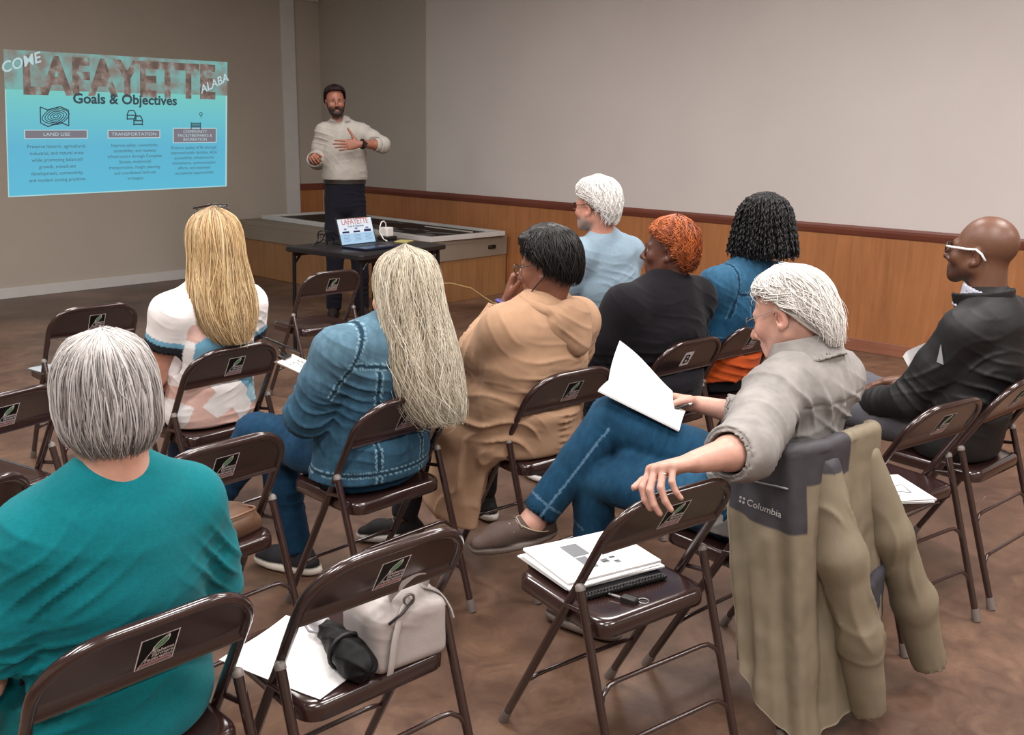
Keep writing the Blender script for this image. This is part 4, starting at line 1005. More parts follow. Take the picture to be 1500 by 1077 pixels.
def shoe(J, q, parent, up='#2a2827', sole='#e6e2dd', name='shoe', h=.006, low=False, soleh=.026, material=None, big=1.0):
    an, toe = np.asarray(J['a' + q], float), np.asarray(J['t' + q], float); d = unit(toe - an - V(0, 0, (toe - an)[2])) if J.get('free' + q) is None else unit(toe - an)
    upv = V(0, 0, 1) if J.get('free' + q) is None else unit(np.asarray(J['free' + q], float) - (np.asarray(J['free' + q]) @ d) * d)
    sd = np.cross(d, upv); foot = J.get('f' + q, None)
    base = an - upv * J.get('ah', .065) - d * .05; Mx = np.stack([sd, d, upv])
    P = lambda x, y, z: base + sd * x * big + d * y * big + upv * z * big
    s = Sdf()
    s.rc(P(0, .0, .03), P(0, .05, .042), .032, .034, .02).rc(P(0, .05, .045), P(.003, .14, .034), .034, .034, .03).rc(P(.003, .14, .032), P(.0, .195, .024), .036, .026, .03)
    if not low: s.rc(P(0, .02, .04), P(0, .03, .075), .036, .037, .02)
    s.el(P(0, .085, .012), V(.042, .13, .02), Mx, .015)
    s.cut(P(0, 0, -.004), -upv)
    s.rc(P(0, .03, .085), P(0, .03, .16), .03, .034); s.sub(.005)
    U, So = hexc(up), hexc(sole)
    def paint(Pt, Nn):
        z = (Pt - base) @ upv; m = sstep(soleh + .002, soleh - .002, z)[:, None]; gr = np.exp(-((z - soleh - .003) / .003) ** 2)[:, None] * .7; return (U * (1 - m) + So * m) * (1 - gr)
    o = sdf_obj(name, s, material or M_leather, parent, h, lambda Pt: .0035 * sstep(soleh + .003, soleh - .001, (Pt - base) @ upv) - .0015 * np.exp(-((((Pt - base) @ upv) - soleh - .003) / .003) ** 2), paint, 1)
    mb = MB()
    for i in range(3):
        y = .085 + .022 * i; z = .083 - .010 * i - (0 if not low else .004)
        mb.tube([P(-.024, y, z - .014), P(0, y + .004, z), P(.024, y, z - .014)], .0022, 5)
    mb.build('laces', mat('shoe_lace', '#8d8782' if up < '#5' else '#9a8872', .7), o)
    if low:
        mb.__init__(); ring = [P(.0355 * math.sin(a), .04 + .05 * math.cos(a), .05 + .02 * math.cos(a)) for a in np.linspace(-2.5, 2.5, 26)]; mb.tube(ring, .0022, 5); mb.build('lace_cord', mat('rawhide_lace', '#a8957d', .7), o)
        mb.__init__(); mb.tube([P(.027 * math.sin(a), .125 + .055 * math.cos(a), .058 + .006 * math.cos(a) - .02 * (1 + math.cos(a)) * .5) for a in np.linspace(-1.9, 1.9, 20)], .0018, 5); mb.build('toe_seam', mat('shoe_seam', '#2f2522', .7), o)
    return o
def ring_pts(c, R, rx, ry, n=22, a0=0, a1=360):
    return [c + R @ V(rx * math.sin(R_(a)), -ry * math.cos(R_(a)), 0) for a in np.linspace(a0, a1, n)]
def neckband(s, c, R, rx, ry, r=.007, k=.008, a0=0, a1=360, n=24):
    p = ring_pts(c, R, rx, ry, n, a0, a1)
    for a, b in zip(p, p[1:]): s.rc(a, b, r, r, k)
def collar(s, c, R, rx, ry, h, flare=.006, r=.0055, a0=-150, a1=150, n=30, k=.006, dip=0):
    for a in np.linspace(a0, a1, n):
        lo = c + R @ V(rx * math.sin(R_(a)), -ry * math.cos(R_(a)), 0); t = 1 - abs(a) / 180
        hi = c + R @ V((rx + flare) * math.sin(R_(a)), -(ry + flare) * math.cos(R_(a)), h * (1 - dip * (1 - t)))
        s.rc(lo, hi, r, r, k)
def top_garment(J, T, g, arms, name='shirt', parent=None, material=None, h=.006, col='#888', specs=(), base=.002, X=(1, 0, 0), neck=None, cut=None, armfrac=(1, 1), rr=None, extra=None, painter=None, hollow=True, kt=.035, bscale=9, shr=.062, post=None):
    """trunk + sleeves; arms: radii at shoulder, mid, elbow, mid forearm, wrist; armfrac 0..2 = how far a sleeve reaches"""
    s = Sdf(); trunk(s, T, g, X, kt)
    nb = np.asarray(T[-1][0], float)
    for q, fr in zip('LR', armfrac):
        sh, el, wr = map(lambda k: np.asarray(J[k + q], float), 'sew'); rad = (rr or {}).get(q, arms)
        s.rc(lerp(sh, nb, .75), sh, shr * .75, rad[0], .05)
        pts = [sh, lerp(sh, el, .5), el, lerp(el, wr, .5), wr]; pp = [pts[0]]; rr_ = [rad[0]]
        full = 4 * min(fr, 2) / 2
        for i in range(1, 5):
            if i <= full + 1e-6: pp.append(pts[i]); rr_.append(rad[i])
            else:
                f = full - (i - 1)
                if f > 0: pp.append(lerp(pts[i - 1], pts[i], f)); rr_.append(rad[i - 1] + (rad[i] - rad[i - 1]) * f)
                break
        s.chain(pp, rr_, .025)
        d = unit(pp[-1] - pp[-2]); s.cut_local = None
        if hollow:
            s.el(pp[-1] + d * (rr_[-1] * .98), V(rr_[-1] * 1.3, rr_[-1] * 1.3, rr_[-1] * .95), np.stack([unit(np.cross(d, V(.3, .2, 1))), unit(np.cross(d, np.cross(d, V(.3, .2, 1)))), d]), .004); s.sub(.004)
            s.rc(pp[-1] - d * .015, pp[-1] + d * .06, rr_[-1] - .007, rr_[-1] - .007); s.sub(.004)
    if extra: extra(s)
    if J.get('seated', True): carve(s, J.get('carveback', True))
    if cut:
        for pt, n in cut: s.cut(pt, n)
    c = hexc(col) if isinstance(col, str) else col
    return sdf_obj(name, s, material or M_cloth, parent, h, lambda P: folds(P, list(specs), base, bscale) + (post(P) if post else 0), painter or c, 1)
def arm_specs(J, q, A=.006, lam=.028):
    sh, el, wr = map(lambda k: np.asarray(J[k + q], float), 'sew'); d1 = unit(el - sh); d2 = unit(wr - el)
    return [(lerp(sh, el, .92), d1 + .4 * d2, lam, A, .085), (lerp(sh, el, .1), d1 + .3 * V(0, 1, 0), lam * 1.2, A * .8, .09), (lerp(el, wr, .7), d2, lam, A * .7, .08)]
def legs(dx=.0, kz=.5, ky=.4, ax=0):
    return dict(hL=V(-.09 + dx, -.02, .52), hR=V(.09 + dx, -.02, .52), kL=V(-.12 + dx, ky, kz), kR=V(.12 + dx, ky, kz), aL=V(-.12 + dx + ax, ky + .02, .075), aR=V(.12 + dx + ax, ky + .02, .075), tL=V(-.14 + dx + ax, ky + .17, .03), tR=V(.14 + dx + ax, ky + .17, .03))
def spectacles(parent, c, R, sc=1, frame='#1b1a1a', temple=None, thick=.0018, lens=(.023, .017), name='eyeglasses', z=-.002, y=.106, tt=None):
    H = lambda *q: c + R @ (np.array(q) * sc)
    t = mat('frame_' + frame[1:], frame, .3); t2 = t if temple is None else mat('temple_' + temple[1:], temple, .3)
    mb = MB()
    for sx in (-1, 1):
        mb.tube([H(sx * .033 + lens[0] * math.copysign(abs(math.cos(a)) ** .8, math.cos(a)), y - .006 * abs(math.cos(a) + sx) * .5, z + lens[1] * math.copysign(abs(math.sin(a)) ** .8, math.sin(a))) for a in np.linspace(0, 2 * math.pi, 22)[:-1]], thick, 6, closed=True)
    mb.tube([H(-.011, y, z + .004), H(0, y + .003, z + .007), H(.011, y, z + .004)], thick, 6)
    o = mb.build(name, t, parent)
    for sx in (-1, 1):
        MB().tube([H(sx * .056, y - .008, z + .006), H(sx * .073, y - .03, z + .008), H(sx * .08, .02, z + .01), H(sx * .083, -.01, z + .014), H(sx * .082, -.03, z + .002), H(sx * .079, -.045, z - .018)], tt or thick, 6).build('temple', t2, o)
        mb = MB(); mb.poly([H(sx * .033 + (lens[0] - .001) * math.cos(a), y - .001 - .006 * abs(math.cos(a) + sx) * .5, z + (lens[1] - .001) * math.sin(a)) for a in np.linspace(0, 2 * math.pi, 22)[:-1]]); mb.build('lens', M_glass, o)
    return o
# ============================================================ P1 grey bob, teal shirt (near left)
def person_teal():
    k = 'C3'; J = legs(0); c = V(.0, -.085, 1.085); R = headR(0, 10, -3)
    J.update(T=[(V(0, .0, .5), .185, .13), (V(0, -.01, .64), .172, .125), (V(.0, -.045, .78), .162, .12), (V(0, -.07, .875), .135, .095), (V(.005, -.085, .945), .06, .055)], hs=.9, neck=.05,
             head=c, R=R, sL=V(-.125, -.07, .872), sR=V(.132, -.07, .868), eL=V(-.215, -.02, .64), eR=V(.215, .0, .62), wL=V(-.16, .2, .56), wR=V(.13, .2, .57))
    o = body('person', J, 'person with a grey bob in a teal T-shirt, seated nearest at lower left', k, paint=paint_skin('#cf9f8c', c, R, brow='#8d8683'), male=False)
    sp = arm_specs(J, 'L', .007, .03) + arm_specs(J, 'R', .007, .03) + [(V(-.13, -.17, .74), V(-.7, 0, 1), .035, .009, .12), (V(-.16, -.13, .62), V(-.2, 0, 1), .04, .008, .1), (V(.17, -.12, .74), V(.9, 0, .6), .03, .008, .08), (V(-.05, -.18, .6), V(-.5, 0, 1), .05, .005, .12), (V(.0, -.1, .95), V(0, -.3, 1), .022, .003, .06)]
    def ex(s): neckband(s, V(.002, -.087, .952), Rx(20), .06, .057, .0065)
    top_garment(J, J['T'], .006, [.066, .063, .06, .05, .04], 't_shirt', o, M_knit, .0055, '#0c6870', sp, .003, armfrac=(.76, .84), extra=ex)
    trousers(J, o, '#2a3040')
    for q in 'LR': shoe(J, q, o, '#3a3636')
    prof = [(.119, .0, .0, .0, -.02), (.115, .024, .024, .024, -.02), (.099, .049, .055, .058, -.018), (.066, .066, .077, .082, -.014), (.03, .072, .087, .09, -.012), (-.015, .073, .087, .086, -.012), (-.042, .068, .078, .074, -.016), (-.062, .058, .063, .064, -.02), (-.078, .046, .048, .048, -.024)]
    Rh = R @ Rx(14)
    hair_obj('hair', o, c, Rh, prof, 2600, (-150, 150), (0, .35), (.8, 1), .0010, (.005, .8), .55, 70, ('#4f4a48', '#7b7573', '#a29c9a', '#c9c5c3'), (-.002, .007), 16, 3, capcol='#645e5b', root=('#ddd9d6', .4, .75), frizz=.002)  # overhead glare on the crown is painted in as the pale root colour
    hair_obj('flyaway_hair', o, c, Rh, prof, 70, (-170, 170), (0, .3), (.3, .9), .0006, (.006, 1.0), .2, 60, ('#a9a5a2', '#d9d6d3'), (.0, .012), 14, 5, cap=False, frizz=.007)
    return o
person_teal()

# ============================================================ P2 long blonde, patterned top
def person_blonde_top():
    k = 'C7'; J = legs(0); c = V(-.0, -.1, 1.103); R = headR(0, 4, 0)
    J.update(T=[(V(0, -.02, .5), .175, .12), (V(0, -.04, .64), .15, .11), (V(-.01, -.065, .78), .155, .11), (V(-.015, -.08, .87), .14, .085), (V(-.02, -.088, .955), .06, .055)],
             head=c, R=R, sL=V(-.165, -.08, .875), sR=V(.14, -.08, .872), eL=V(-.2, -.0, .64), eR=V(.2, .0, .64), wL=V(-.08, .2, .58), wR=V(.1, .2, .58), neck=.048)
    o = body('person', J, 'person with long golden hair, glasses on the head and a white and blue patterned top', k, paint=paint_skin('#c68f79', c, R, brow='#8a6a4a'), male=False)
    W, B, PK, BK, B2 = map(hexc, ('#e9e4e3', '#6fa3bd', '#d8b3a8', '#23252b', '#9cc0d0'))
    seeds = [(-.15, .86, W), (-.17, .76, W), (-.12, .9, W), (-.06, .82, W), (.0, .86, W), (.07, .83, W), (.13, .87, W), (.16, .79, W), (-.085, .755, B), (-.01, .74, B), (-.14, .66, W), (-.11, .58, PK), (-.03, .63, W), (.03, .66, PK), (.04, .57, W), (.09, .61, B), (.07, .5, W), (.14, .63, W), (.13, .54, B2), (-.04, .53, W), (-.1, .48, PK), (.0, .46, PK), (.13, .46, PK), (-.17, .5, W), (-.13, .815, PK), (-.165, .82, W)]
    S = np.array([q[:2] for q in seeds]); CC = np.array([q[2] for q in seeds])
    def paint(P, Nn):
        q = P[:, [0, 2]] + .004 * np.stack([fbm(P * 9, 2), fbm(P * 9 + 7, 2)], 1)
        i = np.argmin(((q[:, None] - S) ** 2 * V(1, 1.2)).sum(2), 1); col = CC[i]
        for sd in 'LR':
            sh, el = J['s' + sd], J['e' + sd]; t = (P - sh) @ unit(el - sh); d_ = unit(el - sh); far = (np.linalg.norm(P - sh - ((P - sh) @ d_)[:, None] * d_, axis=1) < .085) & (t < .2)
            col = np.where((far & (t > .082) & (t < .1) & (np.abs(P[:, 0]) > .13))[:, None], B, col); col = np.where((far & (t > .1) & (np.abs(P[:, 0]) > .13))[:, None], BK, col)
        return col
    sp = arm_specs(J, 'L', .005) + arm_specs(J, 'R', .005) + [(V(-.1, -.13, .6), V(.5, 0, 1), .035, .008, .12), (V(.08, -.14, .52), V(-.4, 0, 1), .03, .009, .1), (V(0, -.15, .46), V(0, -.2, 1), .03, .007, .14), (V(.12, -.12, .75), V(.5, 0, 1), .04, .006, .1)]
    top_garment(J, J['T'], .006, [.072, .066, .06, .05, .04], 'blouse', o, M_cloth, .005, W, sp, .003, armfrac=(.45, .45), painter=paint)
    trousers(J, o, '#2c3448')
    for q in 'LR': shoe(J, q, o, '#6d5546', low=True)
    prof = [(.128, 0, 0, 0, -.012), (.124, .03, .032, .03, -.012), (.105, .062, .07, .07, -.01), (.07, .082, .095, .09, -.008), (.02, .09, .104, .09, -.008), (-.04, .093, .1, .06, -.012), (-.11, .108, .1, .04, -.02), (-.18, .12, .1, .03, -.03), (-.25, .112, .095, .02, -.045), (-.31, .082, .085, .01, -.058), (-.335, .055, .08, 0, -.064)]
    hair_obj('hair', o, c, np.eye(3), prof, 3800, (-112, 112), (0, .12), (.8, 1.04), .0009, (.006, 1.1), .6, 60, ('#674d36', '#94744d', '#c0a073', '#dfcba6'), (-.002, .009), 20, 11, capcol='#8a683f', root=('#5d4836', .3, .7), frizz=.006)
    hair_obj('loose_strands', o, c, np.eye(3), prof, 120, (-115, 115), (0, .2), (.85, 1.1), .0008, (.02, 1.4), .3, 60, ('#94703f', '#dcc092'), (.0, .012), 20, 15, cap=False, frizz=.014)
    sg = spectacles(o, c + V(.012, -.012, .0), R @ Rx(80), 1.0, '#2a2321', '#2a2321', .0026, (.03, .022), z=.0, y=.140)
    return o
person_blonde_top()

# ============================================================ P3 long pale blonde, denim jacket
def denim_paint(J, base, dark, light, yoke=.83, vx=(-.075, .075), hem=None, key=(0, 0)):
    b, d, l = hexc(base), hexc(dark), hexc(light)
    def f(P, Nn):
        x = P[:, 0] - key[0]; col = b * (1 + .22 * fbm(P * 16, 3)[:, None] + .22 * fbm(P * 5 + 9, 2)[:, None]); back = Nn[:, 1] < .1
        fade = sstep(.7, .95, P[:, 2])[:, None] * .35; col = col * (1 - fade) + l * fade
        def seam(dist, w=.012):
            nonlocal col
            edge = ((np.abs(dist) > w * .45) & (np.abs(dist) < w * .95))[:, None]; mid = (np.abs(dist) <= w * .45)[:, None]
            st = (np.sin((P[:, 0] + P[:, 2]) * 900) > -.2)[:, None]
            col = np.where(edge & st, l * .95, col); col = np.where(mid, d, col)
        big = lambda m, dd: np.where(m, dd, 9.)
        seam(big(back & (np.abs(x) < .16), P[:, 2] - yoke - .12 * np.abs(x)))
        for v in vx: seam(big(back & (P[:, 2] < yoke), x - v * (1 + .3 * (P[:, 2] - .6))))
        for q in 'LR':
            sh, el, wr = J['s' + q], J['e' + q], J['w' + q]; nb = np.asarray(J['T'][-1][0]); n = unit(sh - lerp(J['T'][2][0], nb, .4) + V(0, 0, .0)); dd = (P - sh) @ n + .012
            seam(big((np.linalg.norm(P - sh, axis=1) < .14), dd))
            dw = (P - wr) @ unit(el - wr); seam(big(np.linalg.norm(P - wr, axis=1) < .1, dw - .045))
        if hem: seam(big(P[:, 2] < hem + .06, P[:, 2] - hem - .035))
        return col
    return f
def person_denim():
    k = 'C10'; J = legs(0); c = V(.052, -.115, 1.048); R = headR(8, 16, 4)
    J.update(T=[(V(-.005, -.015, .475), .205, .15), (V(0, -.025, .58), .19, .14), (V(0, -.05, .7), .165, .12), (V(.0, -.075, .82), .16, .112), (V(.01, -.09, .885), .14, .085), (V(.03, -.1, .94), .062, .056)],
             head=c, R=R, sL=V(-.165, -.075, .885), sR=V(.175, -.075, .872), eL=V(-.225, .0, .69), eR=V(.235, .03, .65), wL=V(-.06, .2, .665), wR=V(.1, .24, .64), neck=.048,
             kL=V(-.1, .38, .49), kR=V(-.16, .39, .53), aL=V(-.04, .36, .075), aR=V(-.28, .5, .27), tL=V(-.1, .5, .03), tR=V(-.42, .58, .2), freeR=V(.5, .2, 1))
    o = body('person', J, 'person with long pale blonde hair in a blue denim jacket and jeans', k, paint=paint_skin('#c99481', c, R, brow='#9a7d58'), male=False, hands=dict(L=dict(F=V(.5, .8, .1), N=V(.3, .1, -1), curl=(25, 25, 20)), R=dict(F=V(-.5, .8, .1), N=V(0, 0, -1), curl=(30, 30, 20))))
    sp = arm_specs(J, 'L', .010, .034) + arm_specs(J, 'R', .009, .034) + [(V(-.1, -.16, .62), V(.8, 0, .6), .06, .007, .13), (V(.1, -.17, .6), V(-.7, 0, .7), .06, .006, .13), (V(-.13, -.1, .78), V(.5, 0, 1), .03, .008, .09), (V(-.2, .0, .5), V(1, .3, .3), .04, .010, .12), (V(0, -.19, .5), V(0, .2, 1), .035, .006, .16)]
    def ex(s):
        neckband(s, V(.03, -.1, .945), Rx(22), .068, .062, .013)
        s.cut(V(0, 0, .478), V(0, 0, -1))
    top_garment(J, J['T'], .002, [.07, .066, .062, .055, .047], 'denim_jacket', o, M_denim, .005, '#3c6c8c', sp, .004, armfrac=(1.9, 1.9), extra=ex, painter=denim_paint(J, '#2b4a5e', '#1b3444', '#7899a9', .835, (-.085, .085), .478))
    trousers(J, o, '#143650', Tn=2, g=-.03, cuff=.93)
    for q in 'LR': shoe(J, q, o, '#2a2a2e', '#d6cfc4')
    prof = [(.128, 0, 0, 0, -.01), (.124, .03, .03, .03, -.01), (.108, .064, .07, .07, -.01), (.07, .086, .095, .09, -.008), (.02, .095, .106, .09, -.008), (-.05, .1, .108, .06, -.014), (-.12, .11, .104, .05, -.03), (-.2, .115, .1, .04, -.05), (-.28, .11, .095, .03, -.07), (-.34, .092, .09, .02, -.086), (-.385, .06, .075, 0, -.1)]
    pr = [(z, a, b, f, y, max(0, -z) * .04) for z, a, b, f, y in prof]
    hair_obj('hair', o, c, R @ headR(0, -14, -4), pr, 3800, (-118, 118), (0, .12), (.74, 1.08), .0009, (.012, 1.8), .66, 40, ('#665b4c', '#9c8f7a', '#c4b9a4', '#dfd8ca'), (-.002, .01), 20, 21, capcol='#8f8064', root=('#5f574c', .3, .65), frizz=.009)
    hair_obj('loose_strands', o, c, R @ headR(0, -14, -4), pr, 200, (-125, 125), (0, .2), (.85, 1.16), .0008, (.03, 1.8), .3, 60, ('#8b7f6c', '#c4b9a4', '#dfd8ca'), (.0, .014), 20, 25, cap=False, frizz=.02)
    # clipboard resting on the raised thigh
    p = L2W(k, V(.055, .31, .70)); cb = empty('clipboard', tuple(p), POSE[k][1] + R_(38)); tag(cb, 'clipboard with a lettered white sheet held on the lap of the person in denim', 'clipboard')
    cb.rotation_euler = (R_(24), R_(6), POSE[k][1] + R_(42))
    MB().box((-.105, -.15, -.004), (.105, .15, 0), bev=.002).build('board', mat('brown_board', '#5d4636', .5), cb, smooth=False)
    MB().box((-.1, -.14, .0005), (.1, .14, .003)).build('paper', M_paper, cb, smooth=False)
    mb = MB(); v, f = text_geo('TOUR', .05, 'CENTER', .0, 0, 1.1); mb.add([(a * .9, b + .075, .0036) for a, b, z in v], f); mb.build('lettering', M_ink, cb, smooth=False)
    mb = MB(); mb.box((-.045, .13, .003), (.045, .158, .012), bev=.003); mb.tube([(-.02, .145, .012), (-.022, .165, .022), (0, .178, .025), (.022, .165, .022), (.02, .145, .012)], .0025, 6); mb.build('clip', mat('clip_steel', '#3a3735', .3, .7), cb)
    pn = MB().tube([(0, -.07, 0), (0, .05, 0), (0, .065, 0)], [.004, .004, .0015], 8).build('pen', mat('pen_black', '#221f20', .35)); pn.location = tuple(L2W(k, V(-.02, .44, .80))); pn.rotation_euler = (R_(25), 0, R_(50)); tag(pn, 'dark pen held above the clipboard on the lap of the person in denim', 'pen')
    return o
person_denim()

# ============================================================ P4 tan hooded coat
def person_coat():
    k = 'C11'; J = legs(-.02); c = V(-.035, -.095, 1.09); R = headR(24, 10, 0)
    J.update(T=[(V(-.03, -.01, .5), .205, .14), (V(-.04, -.03, .64), .195, .135), (V(-.05, -.055, .77), .19, .128), (V(-.05, -.078, .88), .16, .1), (V(-.045, -.085, .95), .08, .07)],
             head=c, R=R, sL=V(-.19, -.065, .885), sR=V(.12, -.07, .88), eL=V(-.205, .15, .7), eR=V(.2, .06, .66), wL=V(-.035, .125, .925), wR=V(.06, .24, .6), neck=.05, hs=.95,
             kL=V(-.2, .38, .5), aL=V(-.28, .42, .075), tL=V(-.42, .5, .03))
    o = body('person', J, 'person with short black hair in a tan hooded coat, chin in hand', k, paint=paint_skin('#7d5240', c, R, brow='#1d1613', lips='#6f3f38', iris='#20140f'), male=False, hands=dict(L=dict(F=V(.25, -.1, 1), N=V(.6, -.6, -.2), curl=(40, 45, 30), thumb=(40, 25)), R=dict(curl=(30, 30, 20))))
    tan = '#a5846a'
    sp = arm_specs(J, 'L', .017, .028) + arm_specs(J, 'R', .008, .03) + [(V(-.2, .05, .82), V(.2, 1, .6), .03, .010, .1), (V(-.05, -.18, .72), V(.3, 0, 1), .06, .007, .14), (V(.1, -.17, .62), V(-.3, 0, 1), .03, .008, .13), (V(-.05, -.16, .55), V(.2, 0, 1), .025, .008, .15), (V(-.2, -.05, .5), V(.5, .3, 1), .05, .012, .15), (V(-.26, .1, .3), V(.7, .7, .2), .07, .012, .2)]
    def ex(s):
        # coat skirt falling to the left of the seat
        s.ec(V(-.225, .05, .66), V(-.255, .15, .2), (.035, .12), (.05, .14), (1, .1, 0), .05)
        s.ec(V(-.2, .15, .52), V(-.15, .36, .46), (.12, .08), (.1, .09), (1, 0, 0), .06)
        s.cut(V(0, 0, .17), V(0, 0, -1))
    top_garment(J, J['T'], .008, [.08, .075, .068, .06, .055], 'hooded_coat', o, M_cloth, .006, tan, sp, .004, armfrac=(1.85, 1.85), extra=ex)
    s = Sdf(); s.el(V(-.01, -.165, .905), V(.098, .05, .085), (Rx(14) @ Ry(-10)).T, .02).el(V(.02, -.19, .85), V(.05, .032, .06), (Ry(-14)).T, .035)
    for a0_, a1_ in ((-120, 120),): neckband(s, V(-.042, -.1, .972), Rx(20), .08, .078, .017, .012, a0_, a1_)
    s.rc(V(-.1, -.02, .955), V(-.13, .0, .93), .02, .014, .02).rc(V(.02, -.02, .955), V(.05, .0, .93), .02, .014, .02)
    s.el(V(-.04, -.1, .99), V(.066, .06, .045), Rx(20).T, .01); s.sub(.012)
    sdf_obj('hood', s, M_cloth, o, .005, lambda P: folds(P, [(V(-.01, -.2, .9), V(.6, 0, 1), .04, .004, .08), (V(-.08, -.16, .93), V(1, 0, .5), .04, .003, .06)], .004, 12), hexc(tan))
    trousers(J, o, '#262329', M_cloth, Tn=2, g=-.03)
    for q in 'LR': shoe(J, q, o, '#211f20', '#d9d4cf')
    prof = [(.128, 0, 0, 0, -.015), (.124, .028, .028, .028, -.015), (.108, .06, .064, .064, -.013), (.075, .08, .09, .09, -.012), (.03, .088, .102, .1, -.012), (-.02, .087, .1, .075, -.012), (-.055, .078, .088, .045, -.014), (-.075, .064, .07, .035, -.018)]
    hair_obj('hair', o, c, R @ Rx(4), prof, 1100, (-180, 180), (0, .3), (.9, 1), .0014, (.012, 1.1), .7, 30, ('#070505', '#0e0a0a', '#1a1413'), (-.002, .008), 14, 31, capcol='#0a0707', zend=[(0, -.075), (50, -.07), (80, -.03), (100, -.0), (130, .03), (180, .06)])
    s = Sdf(); Hh = lambda *q: c + R @ V(*q); s.el(Hh(-.005, .0, .105), V(.05, .058, .03), R.T, .01).el(Hh(-.03, .05, .088), V(.034, .03, .026), R.T, .01); sdf_obj('bun', s, M_hair, o, .005, lambda P: .004 * (1 - np.abs(fbm(P * V(30, 30, 60), 2)) * 2), hexc('#0c0908'))
    g = spectacles(o, c, R, 1, '#3a2d28', '#2a2220', .0017)
    s = Sdf(); H = lambda *q: c + R @ V(*q); s.el(H(0, .085, -.108), V(.05, .03, .026), R.T, .02)
    mk = sdf_obj('face_mask', s, M_cloth, o, .006, None, hexc('#1c1b1d'))
    MB().tube([H(.05, .075, -.1), H(.075, .02, -.06), H(.086, -.022, -.03), H(.085, -.012, .012)], .0022, 6).tube([H(-.05, .075, -.1), H(-.075, .02, -.06), H(-.086, -.022, -.03), H(-.085, -.012, .012)], .0022, 6).build('ear_loop', mat('mask_elastic', '#1a191a', .7), mk)
    w = np.asarray(J['wL']); mb = MB(); F = unit(V(.25, -.1, 1)); e1 = unit(np.cross(F, V(1, 0, 0))); e2 = np.cross(F, e1)
    mb.tube([w + F * .004 + .034 * (e1 * math.cos(a) + e2 * math.sin(a)) for a in np.linspace(0, 2 * math.pi, 22)[:-1]], .007, 8, closed=True); mb.build('bracelet', mat('purple_band', '#4a3f86', .5), o)
    return o
person_coat()

# ============================================================ P5 white haired man in light blue
def person_blue():
    k = 'C13'; J = legs(0); c = V(-.14, -.06, 1.165); R = headR(5, 4, -2)
    J.update(T=[(V(0, -.01, .5), .19, .14), (V(-.02, -.03, .64), .185, .14), (V(-.05, -.055, .79), .19, .135), (V(-.075, -.075, .915), .17, .105), (V(-.1, -.085, 1.0), .08, .07)],
             head=c, R=R, sL=V(-.255, -.07, .93), sR=V(.1, -.075, .915), eL=V(-.32, .03, .68), eR=V(.18, .03, .66), wL=V(-.15, .22, .6), wR=V(.1, .22, .58), hs=1.03, neck=.06)
    o = body('person', J, 'person with wavy white hair in a light blue T-shirt by the wainscot', k, paint=paint_skin('#c08a77', c, R, 1.03, brow='#a9a5a2', stubble='#8d8884', stub_amt=.85), h=.0065, jaw=1.15)
    sp = arm_specs(J, 'L', .007) + arm_specs(J, 'R', .007) + [(V(-.1, -.18, .75), V(.3, 0, 1), .04, .007, .13), (V(.05, -.17, .7), V(-.5, 0, 1), .045, .007, .13), (V(-.05, -.17, .6), V(0, 0, 1), .04, .006, .13)]
    def ex(s): neckband(s, V(-.105, -.085, 1.005), Rx(18), .074, .068, .0075)
    top_garment(J, J['T'], .006, [.082, .075, .068, .05, .04], 't_shirt', o, M_knit, .0065, '#8a9fae', sp, .003, armfrac=(.85, .85), extra=ex)
    trousers(J, o, '#3a3d42')
    for q in 'LR': shoe(J, q, o, '#4a443e')
    prof = [(.142, 0, 0, 0, -.012), (.139, .035, .035, .035, -.012), (.125, .07, .075, .075, -.01), (.085, .092, .108, .102, -.01), (.03, .095, .12, .09, -.012), (-.02, .088, .116, .04, -.014), (-.06, .078, .104, .02, -.016), (-.095, .062, .085, .01, -.022)]
    hair_obj('hair', o, c, R @ Rx(4), prof, 1700, (-180, 180), (0, .6), (.82, 1.03), .0014, (.016, 1.5), .75, 24, ('#a8a4a0', '#cfcbc7', '#e6e2de', '#efece9'), (-.002, .012), 13, 41, capcol='#b5b0ab', zend=[(0, -.085), (45, -.08), (68, -.02), (88, .015), (120, .04), (180, .075)], sweep=.25)
    spectacles(o, c, R, 1.03, '#221d1b', '#221d1b', .0018)
    return o
person_blue()

